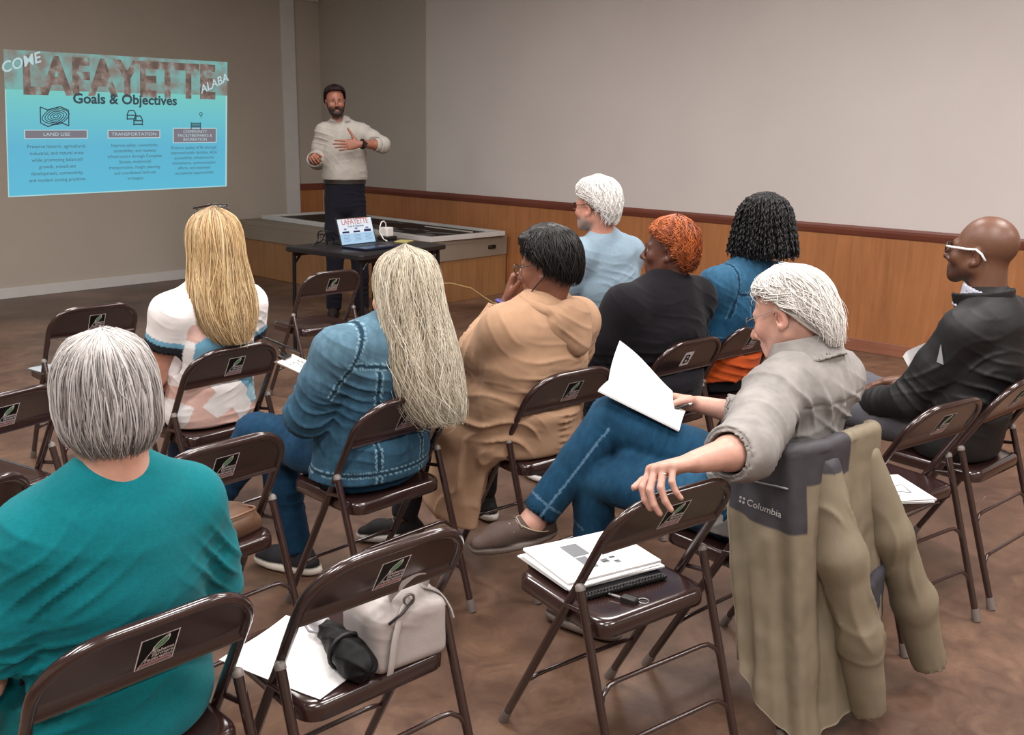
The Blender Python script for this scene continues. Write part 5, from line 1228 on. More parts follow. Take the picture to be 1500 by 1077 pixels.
# ============================================================ P6 orange hair, black shirt
def person_orange():
    k = 'C12'; J = legs(0); c = V(-.02, -.075, 1.085); R = headR(26, 2, 0)
    J.update(T=[(V(0, -.005, .5), .22, .165), (V(-.02, -.025, .64), .215, .165), (V(-.04, -.05, .77), .215, .155), (V(-.04, -.07, .88), .18, .11), (V(-.03, -.08, .95), .085, .07)],
             head=c, R=R, sL=V(-.235, -.06, .875), sR=V(.155, -.065, .87), eL=V(-.31, .05, .63), eR=V(.175, .06, .63), wL=V(-.15, .25, .58), wR=V(.08, .25, .57), hs=.94)
    o = body('person', J, 'person with short orange hair in a loose black top', k, paint=paint_skin('#55342a', c, R, brow='#2a1a14', lips='#6a3a34', iris='#20140f'), h=.0065, male=False)
    sp = arm_specs(J, 'L', .008) + arm_specs(J, 'R', .008) + [(V(-.05, -.2, .72), V(.2, 0, 1), .05, .008, .16), (V(.12, -.17, .8), V(.7, 0, 1), .05, .008, .12), (V(-.2, -.1, .62), V(0, 0, 1), .035, .010, .14), (V(0, -.15, .55), V(0, 0, 1), .03, .010, .16)]
    def ex(s):
        neckband(s, V(-.032, -.08, .958), Rx(18), .076, .07, .0075); s.ec(V(-.02, .0, .56), V(-.02, .02, .47), (.225, .18), (.225, .19), (1, 0, 0), .06); s.cut(V(0, 0, .46), V(0, 0, -1))
    top_garment(J, J['T'], .006, [.09, .085, .08, .065, .05], 'black_top', o, M_knit, .0065, '#17151a', sp, .004, armfrac=(1.5, 1.5), extra=ex)
    trousers(J, o, '#1d1c20', M_cloth)
    for q in 'LR': shoe(J, q, o, '#211f20')
    # close curls
    prof = [(.128, 0, 0, 0, -.012), (.124, .03, .03, .03, -.012), (.109, .058, .062, .062, -.01), (.075, .077, .09, .09, -.01), (.03, .082, .1, .09, -.012), (-.02, .079, .097, .06, -.014), (-.06, .068, .084, .03, -.018), (-.085, .056, .068, .02, -.022)]
    hair_obj('hair', o, c, R @ Rx(6), prof, 2600, (-180, 180), (0, .85), (.86, 1.0), .0017, (.012, 3.2), .35, 60, ('#4d2413', '#7a391b', '#a04f22', '#bd6d38'), (-.006, .009), 14, 71, capcol='#5d2b16', zend=[(0, -.08), (45, -.075), (70, -.03), (86, .012), (110, .035), (180, .07)], frizz=.006, tipw='#38190f')
    return o
person_orange()

# ============================================================ P7 braids, denim
def person_braids():
    k = 'C14'; J = legs(0); c = V(.135, -.09, 1.14); R = headR(0, 4, 0)
    J.update(T=[(V(.02, -.01, .5), .2, .15), (V(.03, -.03, .64), .185, .14), (V(.06, -.055, .78), .185, .13), (V(.085, -.078, .89), .155, .1), (V(.1, -.088, .97), .075, .065)],
             head=c, R=R, sL=V(-.095, -.07, .895), sR=V(.27, -.075, .89), eL=V(-.13, .05, .65), eR=V(.34, .03, .65), wL=V(-.02, .24, .6), wR=V(.2, .24, .58))
    o = body('person', J, 'person with shoulder length black braids in a blue denim jacket', k, paint=paint_skin('#6b4232', c, R, brow='#1a1210', lips='#6a3a34', iris='#20140f'), h=.0065, male=False)
    def ex0(s): s.cut(V(0, 0, .5), V(0, 0, -1))
    top_garment(J, J['T'], .0, [.07, .06, .05, .05, .04], 'orange_shirt', o, M_knit, .0065, '#a8481e', [(V(0, -.12, .55), V(.2, 0, 1), .04, .009, .15), (V(-.1, -.1, .5), V(.3, 0, 1), .03, .008, .12)], .003, armfrac=(.4, .4), extra=ex0, hollow=False)
    def ex(s): neckband(s, V(.1, -.09, .985), Rx(20), .074, .068, .013); s.cut(V(0, 0, .655), V(0, -.1, -1))
    sp = arm_specs(J, 'L', .011, .032) + arm_specs(J, 'R', .009, .032) + [(V(.03, -.17, .74), V(.6, 0, .8), .04, .009, .14)]
    top_garment(J, J['T'], .014, [.085, .08, .074, .064, .05], 'denim_jacket', o, M_denim, .006, '#285f8c', sp, .004, armfrac=(1.9, 1.9), extra=ex, painter=denim_paint(J, '#17405c', '#102b40', '#3f6c88', .86, (-.085, .085), .655, (.07, 0)))
    trousers(J, o, '#1c1b20', M_cloth, Tn=2, g=-.03)
    for q in 'LR': shoe(J, q, o, '#211f20')
    # twisted locks: each a fat two-strand twist
    r = np.random.default_rng(9); vs_ = []; fs = []; cs = []; b = 0
    prof = np.array([(.14, .0, -.01), (.136, .033, -.01), (.112, .078, -.01), (.07, .107, -.01), (.0, .126, -.012), (-.06, .138, -.014), (-.105, .146, -.016), (-.132, .144, -.018)])
    Ls = np.concatenate([[0], np.cumsum(np.hypot(np.diff(prof[:, 0]), np.diff(prof[:, 1])))]); Ls /= Ls[-1]
    for i in range(330):
        a = r.uniform(-math.pi * .78, math.pi * .78); s0 = r.uniform(0, .3) if i % 3 else r.uniform(0, .1); e = r.uniform(.86, 1.02); o_ = r.uniform(-.022, .008); nn = 46; u = np.linspace(s0, e, nn)
        z = np.interp(u, Ls, prof[:, 0]); rad = np.interp(u, Ls, prof[:, 1]) + o_ * np.minimum(1, u * 3); yc = np.interp(u, Ls, prof[:, 2]); aa = a + .05 * np.sin(u * 9 + i) + .12 * r.normal() * u
        ctr = np.stack([rad * np.sin(aa), yc - rad * np.cos(aa) * 1.0, z - max(0, e - 1) * .1], 1)
        Tn = np.gradient(ctr, axis=0); Tn /= np.linalg.norm(Tn, axis=1, keepdims=True); X = np.cross(Tn, V(.1, .2, 1)); X /= np.linalg.norm(X, axis=1, keepdims=True); Y = np.cross(Tn, X)
        ph = np.linspace(0, 1, nn) * (e - s0) * 75 + i; w = .0055 * np.interp(np.linspace(0, 1, nn), [0, .1, .85, 1], [.6, 1, .9, .35])
        cen = ctr + .0022 * (X * np.cos(ph)[:, None] + Y * np.sin(ph)[:, None])
        ring = [cen + w[:, None] * (.75 + .25 * math.cos(2 * q)) * (X * np.cos(ph + q)[:, None] + Y * np.sin(ph + q)[:, None]) for q in np.linspace(0, 2 * math.pi, 7)[:-1]]
        Vv = np.stack(ring, 1).reshape(-1, 3); idx = b + np.arange(nn * 6).reshape(nn, 6)
        for j in range(6): fs.append(np.stack([idx[:-1, j], idx[:-1, (j + 1) % 6], idx[1:, (j + 1) % 6], idx[1:, j]], 1))
        vs_.append(Vv); b += len(Vv); cs.append(np.tile(hexc('#0d0b0d') * r.uniform(.7, 2.2), (len(Vv), 1)))
    # dark underlayer
    na, ns = 40, 24; ss = np.linspace(0, .94, ns); Sg, Ag = np.meshgrid(ss, np.linspace(-math.pi * .78, math.pi * .78, na), indexing='ij')
    rad = np.interp(Sg, Ls, prof[:, 1]) - .02 * np.minimum(1, Sg * 3); cp_ = np.stack([rad * np.sin(Ag), np.interp(Sg, Ls, prof[:, 2]) - rad * np.cos(Ag), np.interp(Sg, Ls, prof[:, 0]) - .01], -1).reshape(-1, 3)
    g = b + np.arange(na * ns).reshape(ns, na); fs.append(np.stack([g[:-1, :-1], g[:-1, 1:], g[1:, 1:], g[1:, :-1]], -1).reshape(-1, 4)); vs_.append(cp_); cs.append(np.tile(hexc('#0a0809'), (len(cp_), 1)))
    mesh_obj('braids', c + np.concatenate(vs_), np.concatenate(fs), M_hair, o, True, cols=np.concatenate(cs))
    return o
person_braids()
# ============================================================ P8 bald man, black jacket (right edge)
def person_bald():
    k = 'C17'; J = legs(0); c = V(.0, .0, 1.148); R = headR(2, -4, 0)
    J.update(T=[(V(0, -.0, .5), .18, .13), (V(0, -.015, .64), .17, .13), (V(.0, -.045, .78), .172, .118), (V(.005, -.055, .9), .15, .095), (V(.0, -.04, .98), .075, .068)],
             head=c, R=R, sL=V(-.155, -.05, .9), sR=V(.17, -.04, .905), eL=V(-.19, .105, .635), eR=V(.24, .12, .64), wL=V(-.1, .33, .55), wR=V(.13, .245, .63), neck=.062,
             kL=V(-.13, .43, .54), kR=V(.13, .46, .55), aL=V(-.14, .42, .075), aR=V(.13, .45, .075), tL=V(-.16, .57, .03), tR=V(.13, .6, .03))
    o = body('person', J, 'bald person in white framed glasses and a black jacket at the right edge', k, paint=paint_skin('#654434', c, R, brow='#2a1c16', lips='#7a4a40', stubble='#241a17', stub_amt=.62, iris='#20140f'), h=.0045, jaw=1.05, hands=dict(L=dict(F=V(.1, .9, -.25), N=V(.15, -.2, -1), curl=(12, 14, 10)), R=dict(F=V(-.3, .9, -.2), N=V(0, -.2, -1), curl=(15, 15, 10))))
    sp = arm_specs(J, 'L', .011, .034) + arm_specs(J, 'R', .008, .034) + [(V(-.16, -.05, .76), V(.2, .6, 1), .05, .009, .13), (V(-.1, -.15, .7), V(.4, 0, 1), .05, .008, .12)]
    def ex(s):
        pass
    top_garment(J, J['T'], .010, [.08, .07, .063, .055, .047], 'black_jacket', o, M_nylon, .0055, '#141315', sp, .003, armfrac=(1.95, 1.95), extra=ex)
    s = Sdf(); collar(s, V(.0, -.025, .985), R @ Rx(14), .072, .072, .045, .006, .0055, -165, 165, 34, dip=.3)
    s.box(V(-.045, .034, .985), V(.03, .006, .03), (Rz(38) @ Rx(35)).T, .004, .006); s.box(V(.045, .034, .985), V(.03, .006, .03), (Rz(-38) @ Rx(35)).T, .004, .006)
    sdf_obj('shirt_collar', s, M_cloth, o, .0045, None, hexc('#b9bcc9'))
    s = Sdf(); Rr = headR(0, 10, 0)
    for a in np.linspace(-158, 158, 60):
        q = lambda r_, z: V(.0, -.03, .955) + Rr @ V(r_ * math.sin(R_(a)), -r_ * .98 * math.cos(R_(a)), z); s.rc(q(.086, -.02), q(.094, .058), .006, .0055, .004)
    sdf_obj('jacket_collar', s, M_nylon, o, .0045, lambda P: .002 * fbm(P * 20, 2), hexc('#141315'), 1)
    trousers(J, o, '#55545a', M_cloth)
    for q in 'LR': shoe(J, q, o, '#2a2320', '#2a2623')
    spectacles(o, c, R, 1, '#1d1a1a', '#e6e2df', .0024, (.025, .018), tt=.0042)
    q = lambda y, z: V(-.243 + .02 * abs(z), y - .025, .83 + z)
    MB().add([q(-.005, -.035), q(.012, .03), q(.018, -.03), q(-.005, -.035) + V(-.003, 0, 0), q(.012, .03) + V(-.003, 0, 0), q(.018, -.03) + V(-.003, 0, 0)], [[0, 1, 2], [3, 4, 5], [0, 1, 4, 3], [1, 2, 5, 4], [2, 0, 3, 5]]).build('reflective_tab', mat('reflective_grey', '#8b8d92', .4), o, smooth=False)
    pp = empty('folded_paper', tuple(L2W(k, V(.12, .25, .685))), POSE[k][1]); pp.rotation_euler = (R_(62), R_(-22), POSE[k][1] + R_(8)); tag(pp, 'white folded paper held behind the sleeve of the black jacket', 'paper')
    sheet_mesh(.075, .12, .3, .0012, 1, 10, .006).build('sheet', M_paper, pp)
    return o
person_bald()

# ============================================================ P9 man in the grey shirt, arm over the next chair
def person_grey():
    k = 'C15'; J = legs(0); c = V(.05, -.022, 1.062); R = headR(6, 24, 2)
    J.update(T=[(V(0, .01, .5), .17, .125), (V(.02, -.01, .64), .16, .125), (V(.045, -.05, .78), .165, .12), (V(.06, -.085, .87), .145, .1), (V(.068, -.088, .94), .07, .062)],
             head=c, R=R, sL=V(-.085, -.09, .872), sR=V(.2, -.085, .868), eL=V(-.31, -.165, .79), eR=V(.22, .12, .69), wL=V(-.53, -.19, .815), wR=V(.11, .3, .72), neck=.056,
             hL=V(-.08, -.01, .53), hR=V(.09, -.01, .53), kL=V(-.2, .43, .52), kR=V(-.15, .42, .69), aL=V(-.18, .42, .075), aR=V(-.36, .52, .39), tL=V(-.22, .57, .03), tR=V(-.585, .585, .375), freeR=V(.15, -.3, 1))
    hands = dict(L=dict(F=V(-.93, .1, .05), N=V(.0, -.45, -1), curls=[(48, 42, 25), (58, 38, 22), (64, 36, 20), (68, 38, 22)], spread=5, thumb=(40, 10), tcurl=(0, 25, 25), sc=1.07),
                 R=dict(F=V(-.75, .55, .1), N=V(-.55, -.5, -.6), curls=[(48, 50, 28), (55, 52, 30), (62, 50, 30), (66, 50, 30)], spread=4, thumb=(22, 42)))
    o = body('person', J, 'white haired person in a grey button shirt, writing, one arm over the next chair', k, paint=paint_skin('#ba8e7e', c, R, brow='#8d827c', lips='#a56a60', blush=.5), h=.0036, nose=1.6, hands=hands, armr=1.02)
    g = hexc('#86827f'); 
    def paint(P, Nn): return g * (1 + .22 * fbm(P * 22, 3)[:, None] + .10 * fbm(P * 75, 2)[:, None])
    sp = arm_specs(J, 'L', .013, .04) + arm_specs(J, 'R', .012, .036) + [(V(-.05, -.19, .8), V(1, 0, .8), .05, .011, .12), (V(.06, -.2, .84), V(1, 0, .15), .06, .007, .12), (V(.12, -.19, .74), V(.6, 0, 1), .05, .009, .13), (V(-.12, .0, .72), V(.2, .7, 1), .045, .012, .14), (V(-.14, -.08, .68), V(0, .2, 1), .035, .010, .12), (V(-.1, .08, .62), V(0, .5, 1), .035, .010, .12)]
    def ex(s):
        # rolled cuff
        for q, f in (('L', .16), ('R', .45)):
            e, w = np.asarray(J['e' + q]), np.asarray(J['w' + q]); d = unit(w - e); p = lerp(e, w, f); s.rc(p - d * .02, p + d * .024, .062 if q == 'L' else .055, .06 if q == 'L' else .052, .008)
            s.rc(p + d * .012, p + d * .1, .05 if q == 'L' else .044, .052); s.sub(.004)
        s.cut(V(0, 0, .475), V(0, -.0, -1))
    def post(P):    # box pleat and yoke seam
        x = P[:, 0] - .065; b = (P[:, 1] < -.08); r = np.where(b & (P[:, 2] < .845), .0035 * np.exp(-(x / .012) ** 2) - .003 * np.exp(-((np.abs(x) - .016) / .004) ** 2), 0)
        return r - np.where(b & (np.abs(x) < .15), .003 * np.exp(-((P[:, 2] - .85) / .004) ** 2), 0)
    top_garment(J, J['T'], .008, [.078, .076, .072, .066, .055], 'button_shirt', o, M_cloth, .0048, g, sp, .0035, armfrac=(1.28, 1.4), extra=ex, painter=paint, post=post)
    s = Sdf(); nb = V(.062, -.075, .948); Rr = headR(0, 16, 0)
    for a in np.linspace(-152, 152, 64):
        q = lambda r_, z: nb + Rr @ V(r_ * math.sin(R_(a)), -r_ * .97 * math.cos(R_(a)), z); f_ = abs(a) / 152
        s.rc(q(.078, .0), q(.081, .052 - .012 * f_), .004, .0045, .004).rc(q(.082, .052 - .012 * f_), q(.104, -.004 - .02 * f_), .0045, .004, .004)
    sdf_obj('collar', s, M_cloth, o, .0038, lambda P: .0015 * fbm(P * 25, 2), paint, 1)
    seam = hexc('#4f6f88'); jb = hexc('#123851'); jl = hexc('#34627f')
    def pj(P, Nn):
        col = jb * (1 + .3 * fbm(P * 14, 3)[:, None]); hi = sstep(.2, .9, fbm(P * 8 + 3, 2) + .3)[:, None] * .3; col = col * (1 - hi) + jl * hi
        kn, an = J['kR'], J['aR']; d = unit(an - kn); q = P - kn; t = q @ d; rad = q - t[:, None] * d; w = unit(np.cross(d, V(0, 1, .2))) * -1
        ang = (rad @ unit(np.cross(d, unit(V(-.45, -.75, .3))))); m = (np.abs(ang) < .0032) & (t > .02) & (rad @ unit(V(-.4, -.8, .3)) > 0); col = np.where(m[:, None], seam, col)
        col = np.where((np.abs(t - np.linalg.norm(an - kn) * .86 + .02) < .0035)[:, None] & (np.abs(rad).max(1) < .09)[:, None], seam * .8, col); return col
    sp = [(J['kR'], V(.2, .6, -.6), .032, .010, .1), (V(-.02, .2, .62), V(-.3, 1, .2), .04, .010, .14), (lerp(J['kR'], J['aR'], .75), J['aR'] - J['kR'], .03, .006, .1), (V(-.16, .36, .5), V(-.3, 1, .2), .035, .010, .12), (V(-.1, .0, .52), V(.5, 1, .3), .035, .008, .12)]
    trousers(J, o, '#1c456c', M_denim, .0055, g=-.02, cuffs=dict(L=.93, R=.86), disp=lambda P: folds(P, sp, .003, 9), painter=pj, r=(.09, .08, .066, .06, .055), kk=.012, fill=[(V(-.02, .08, .53), V(-.13, .33, .57), .07)])
    shoe(J, 'R', o, '#4d3f3a', '#776d67', 'boat_shoe', .0048, True, .026, big=1.13)
    shoe(J, 'L', o, '#4d3f3a', '#776d67', 'boat_shoe', .006, True, .026)
    # hair swept back from the forehead
    prof = [(.13, 0, 0, 0, 0), (.126, .03, .03, .03, 0), (.108, .062, .065, .06, -.002), (.07, .082, .092, .076, -.004), (.02, .089, .108, .07, -.006), (-.035, .088, .112, .05, -.01), (-.08, .078, .1, .03, -.014), (-.115, .06, .082, .01, -.02)]
    prof2 = [(.122, 0, 0, 0, .0), (.119, .03, .034, .028, .0), (.106, .057, .066, .058, -.002), (.078, .075, .095, .082, -.006), (.04, .081, .109, .088, -.012), (-.01, .081, .112, .07, -.016), (-.055, .074, .108, .04, -.02), (-.092, .062, .095, .01, -.024), (-.112, .052, .084, .0, -.028)]
    hair_obj('hair', o, c, R @ headR(0, -4, 0), prof2, 3200, (-180, 180), (0, .55), (.86, 1.12), .00115, (.009, 1.0), .6, 48, ('#8f8a86', '#bbb6b1', '#d8d4cf', '#e9e5e1'), (-.003, .008), 16, 51, capcol='#b7b2ac', root=('#ebe8e4', .5, .6), frizz=.004, zend=[(0, -.1), (40, -.098), (60, -.065), (78, -.02), (93, .01), (112, .045), (130, .062), (150, .07), (180, .072)], sweep=.5)
    hair_obj('flyaway_hair', o, c, R @ headR(0, -4, 0), prof2, 220, (-180, 180), (0, .5), (.8, 1.15), .0008, (.02, 1.2), .3, 48, ('#bbb6b1', '#e9e5e1'), (.0, .014), 14, 57, cap=False, frizz=.014, zend=[(0, -.1), (40, -.098), (60, -.065), (78, -.02), (93, .01), (112, .04), (130, .055), (150, .06), (180, .06)], sweep=.5)
    spectacles(o, c, R, 1, '#4a4340', '#8f8680', .0012, (.023, .0165))
    # wedding ring on the hand that rests on the chair back
    MB_ = MB(); F = unit(V(-.93, .1, .05)); Nn = unit(V(0, -.45, -1) - (V(0, -.45, -1) @ F) * F); Tt = np.cross(Nn, F); w0 = np.asarray(J['wL']) + F * .012
    kn = w0 + (F * .087 - Tt * .0095); sp_ = R_(10 * (1.2 - 1.6)); base = F * math.cos(sp_) + Tt * math.sin(sp_); d = base * math.cos(R_(55)) + Nn * math.sin(R_(55)); p = kn + d * .02
    e1 = unit(np.cross(d, Tt)); e2 = np.cross(d, e1)
    MB_.tube([p + .0093 * (e1 * math.cos(a) + e2 * math.sin(a)) for a in np.linspace(0, 2 * math.pi, 20)[:-1]], .0017, 6, closed=True).build('ring', mat('silver_ring', '#d8cfc0', .2, 1), o)
    # pen in the writing hand
    tp = J['tipsR']; a = (np.asarray(tp[0]) + np.asarray(tp[4])) / 2; 
    pn = empty('pen', tuple(L2W(k, V(0, 0, 0))), POSE[k][1]); tag(pn, 'black and silver pen in the hand of the person in the grey shirt', 'pen')
    dr = unit(V(.8, -.35, .18)); A = a - dr * .055; B = a + dr * .085
    MB().tube([A, lerp(A, B, .1), lerp(A, B, .95), B], [.0018, .0042, .0042, .003], 10).build('barrel', mat('pen_barrel', '#2a2628', .3), pn)
    MB().tube([lerp(A, B, .92), lerp(A, B, 1.02)], [.0046, .0042], 10).build('cap', mat('pen_silver', '#c7c2bd', .25, .9), pn)
    # booklet on the crossed leg: pages folded, top sheet lifted
    pg = [V(-.215, .41, .795), V(-.10, .20, .705), V(.05, .30, .715), V(-.05, .48, .80)]
    def sheet(name, Q, bend, th=.0015, n=12, lab=None):
        mb = MB(); g = []
        for i in range(n + 1):
            for j in range(n + 1):
                u, v = i / n, j / n; p = (Q[0] * (1 - u) + Q[1] * u) * (1 - v) + (Q[3] * (1 - u) + Q[2] * u) * v; g.append(p + V(*bend) * (4 * v * (1 - v)) * 1.0 + V(0, 0, .006) * math.sin(u * 5) * v)
        nn = np.cross(Q[1] - Q[0], Q[3] - Q[0]); nn = unit(nn) * th; b = len(g)
        vs_ = g + [p - nn for p in g]; fs = []
        for off, fl in ((0, 0), (b, 1)):
            for i in range(n):
                for j in range(n): f = [off + i * (n + 1) + j, off + (i + 1) * (n + 1) + j, off + (i + 1) * (n + 1) + j + 1, off + i * (n + 1) + j + 1]; fs.append(f[::-1] if fl else f)
        ed = [i * (n + 1) for i in range(n + 1)] + [n * (n + 1) + j for j in range(1, n + 1)] + [i * (n + 1) + n for i in range(n - 1, -1, -1)] + [j for j in range(n - 1, 0, -1)]
        for i in range(len(ed)): a_, c_ = ed[i], ed[(i + 1) % len(ed)]; fs.append([a_, c_, c_ + b, a_ + b])
        mb.add(vs_, fs); o2 = mb.build('paper_sheet', M_paper, None, True, auto=40, loc=tuple(POSE[k][0]), rz=POSE[k][1]); tag(o2, lab, 'paper'); return o2
    sheet('s', pg, (0, 0, .008), .006, 12, 'thick packet of white pages lying on the crossed leg of the person in grey')
    q2 = [V(-.17, .415, .80), V(-.04, .25, .705), V(.02, .33, .775), V(-.085, .455, .915)]
    sheet('s2', q2, (-.02, -.01, .0), .0012, 12, 'white page lifted off the packet by the hand with the pen')
    return o
person_grey()

# ============================================================ the coat hung over that chair
def coat():
    loc, rz = POSE['C15']; root = empty('tan_coat', tuple(loc), rz); tag(root, 'tan and charcoal coat hung over the chair back, hem and sleeves near the floor', 'coat')
    tan, dk = hexc('#776c5a'), hexc('#38353a')
    # body of the coat: cloth laid over the top rail, one front down the left side, the back behind
    top = np.array([(-.192, -.04), (-.212, -.13), (-.205, -.215), (-.165, -.252), (-.09, -.262), (.0, -.264), (.08, -.264), (.15, -.258), (.19, -.235)])
    bot = np.array([(-.235, -.15), (-.25, -.215), (-.235, -.28), (-.18, -.325), (-.1, -.345), (-.02, -.34), (.07, -.335), (.15, -.33), (.2, -.3)])
    def curve(pts, u):
        L = np.concatenate([[0], np.cumsum(np.linalg.norm(np.diff(pts, axis=0), axis=1))]); L /= L[-1]; q = np.stack([np.interp(u, L, pts[:, i]) for i in (0, 1)], -1); return q
    nu, nv = 170, 130; u = np.linspace(0, 1, nu); C0, C1 = curve(top, u), curve(bot, u)
    for Cc in (C0, C1):
        for _ in range(14): Cc[1:-1] = .25 * Cc[:-2] + .5 * Cc[1:-1] + .25 * Cc[2:]
    zb = np.interp(u, [0, .12, .3, .45, .6, .8, 1], [.2, .11, .03, .02, .06, .1, .2]); ztop = np.interp(u, [0, .2, .34, .8, 1], [.735, .755, .768, .772, .76])
    vv = np.linspace(-.16, 1, nv); G = np.zeros((nv, nu, 3)); nrm = np.gradient(C0 + C1, axis=0); nrm = np.stack([nrm[:, 1], -nrm[:, 0]], 1); nrm /= np.linalg.norm(nrm, axis=1, keepdims=True)
    if nrm[nu // 2, 1] > 0: nrm = -nrm
    fold = .35 * np.sin(u * 23 + .6) + .5 * np.sin(u * 37 + 2 * np.sin(u * 7)) + .3 * np.sin(u * 61 + 1)
    for j, v in enumerate(vv):
        if v < 0:    # the part that turns over the rail
            a = -v / .16 * math.pi * .75; r_ = .022
            G[j, :, :2] = C0 - nrm * (r_ * (1 - math.cos(a)))[..., None] if np.ndim(a) else C0 - nrm * r_ * (1 - math.cos(a)); G[j, :, 2] = ztop + r_ * math.sin(a)
        else:
            t = v ** 1.15; q = C0 * (1 - t) + C1 * t; G[j, :, :2] = q + nrm * (fold * .016 * min(1, v * 1.6 + .08))[:, None]; G[j, :, 2] = ztop * (1 - v) + zb * v
    P = G.reshape(-1, 3); g = np.arange(nv * nu).reshape(nv, nu); F = np.stack([g[:-1, :-1], g[:-1, 1:], g[1:, 1:], g[1:, :-1]], -1).reshape(-1, 4)
    Nn = vnormals(P, F); U = np.tile(u, nv); VV = np.repeat(vv, nu)
    P = P + Nn * (.006 * fbm(P * 9, 3) + .004 * fbm(P * V(30, 30, 8), 2))[:, None]
    sgn = 1 if (Nn[(nv // 2) * nu + nu // 2] @ V(0, -1, 0)) > 0 else -1; Pin = P - sgn * Nn * .009
    m = ((U < .375) & (VV < .27)) | ((U >= .375) & (U < .66) & (VV < .105)); hem = (U < .012)
    col = np.where(m[:, None], dk, tan); nP = len(P); F2 = F[:, ::-1] + nP if True else F
    ed = np.concatenate([g[0], g[1:, -1], g[-1, -2::-1], g[-2:0:-1, 0]]); e2 = np.roll(ed, -1); F3 = np.stack([ed, e2, e2 + nP, ed + nP], 1)
    mesh_obj('coat_body', np.concatenate([P, Pin]), np.concatenate([F, F2, F3]), M_nylon, root, True, cols=np.concatenate([col, np.tile(dk, (nP, 1))]))
    gp = lambda uu, v_: P[int(np.argmin(np.abs(vv - v_))) * nu + int(round(uu * (nu - 1)))]
    gn = lambda uu, v_: sgn * Nn[int(np.argmin(np.abs(vv - v_))) * nu + int(round(uu * (nu - 1)))]
    for nm, pts, rad, lab in (('sleeve', [V(-.085, -.243, .715), V(-.075, -.305, .5), V(-.025, -.352, .28), V(.02, -.375, .075)], [.042, .06, .057, .048], None),
                              ('sleeve', [V(.125, -.238, .70), V(.19, -.30, .48), V(.27, -.35, .28), V(.32, -.39, .1)], [.042, .056, .055, .05], None)):
        s = Sdf().chain(pts, rad, .03); d = unit(pts[-1] - pts[-2]); s.cut(pts[-1] + d * .02, d); s.rc(pts[-1] - d * .01, pts[-1] + d * .08, rad[-1] - .009); s.sub(.004)
        e = pts[-1]
        def disp(P, pts=pts, d=d, e=e): 
            u = np.clip(np.linalg.norm(P - e, axis=1) / .6, 0, 1); cuff = np.exp(-((np.linalg.norm(P - e, axis=1) - .03) / .02) ** 2)
            return folds(P, [(lerp(pts[0], pts[1], .6), np.cross(d, V(0, 1, 0)), .06, .006, .2), (lerp(pts[1], pts[2], .7), np.cross(d, V(.2, 1, 0)), .065, .006, .2), (pts[2], d + .6 * np.cross(d, V(0, 1, 0)), .09, .003, .12)], .004, 7) - .002 * cuff * (np.sin(P @ unit(np.cross(d, V(0, 1, .2))) * 260) + 1)
        def pt(P, Nn, first=(pts[0][0] < 0)):
            return np.where(((P[:, 2] > .715) & first)[:, None], dk, tan)
        so = sdf_obj(nm, s, M_nylon, root, .006, disp, pt, 1)
    # charcoal lining that shows between the sleeve and the back
    s = Sdf().box(V(.12, -.31, .23), V(.075, .012, .17), (Rz(12) @ Ry(-8)).T, .012, .01)
    sdf_obj('lining', s, M_cloth, root, .006, lambda P: folds(P, [(V(.12, -.31, .2), V(1, 0, .1), .05, .01, .2)], .003), hexc('#3b393f'))
    # zipper edge and chest logo
    MB().tube([gp(0, x) for x in np.linspace(0, 1, 14)], .0045, 6).build('zipper', mat('zip_tape', '#8d8270', .5), root)
    mb = MB(); v, f = text_geo('Columbia', .024, 'LEFT', .004, 0, 1.05)
    o_ = gp(.11, .205); Nl = unit(gn(.16, .2)); X = unit(gp(.25, .205) - gp(.09, .205)); X = unit(X - (X @ Nl) * Nl); Y = np.cross(Nl, X); o_ = o_ + Nl * .010
    mb.add([tuple(o_ + X * a + Y * b) for a, b, z in v], f)
    for i in range(4):
        a = i * math.pi / 2; q = lambda r, an: tuple(o_ + X * (-.014 + r * math.cos(an)) + Y * (.008 + r * math.sin(an)))
        mb.poly([q(.003, a + .785), q(.0085, a + .25), q(.011, a + .785), q(.0085, a + 1.32)])
    MB().tube([gp(x, .11) + gn(x, .11) * .003 for x in np.linspace(.1, .3, 8)], .0028, 6).build('pocket_zip', mat('zip_grey', '#77757a', .5), root)
    mb.build('logo', mat('logo_grey', '#a8a6a6', .6), root, smooth=False)
coat()

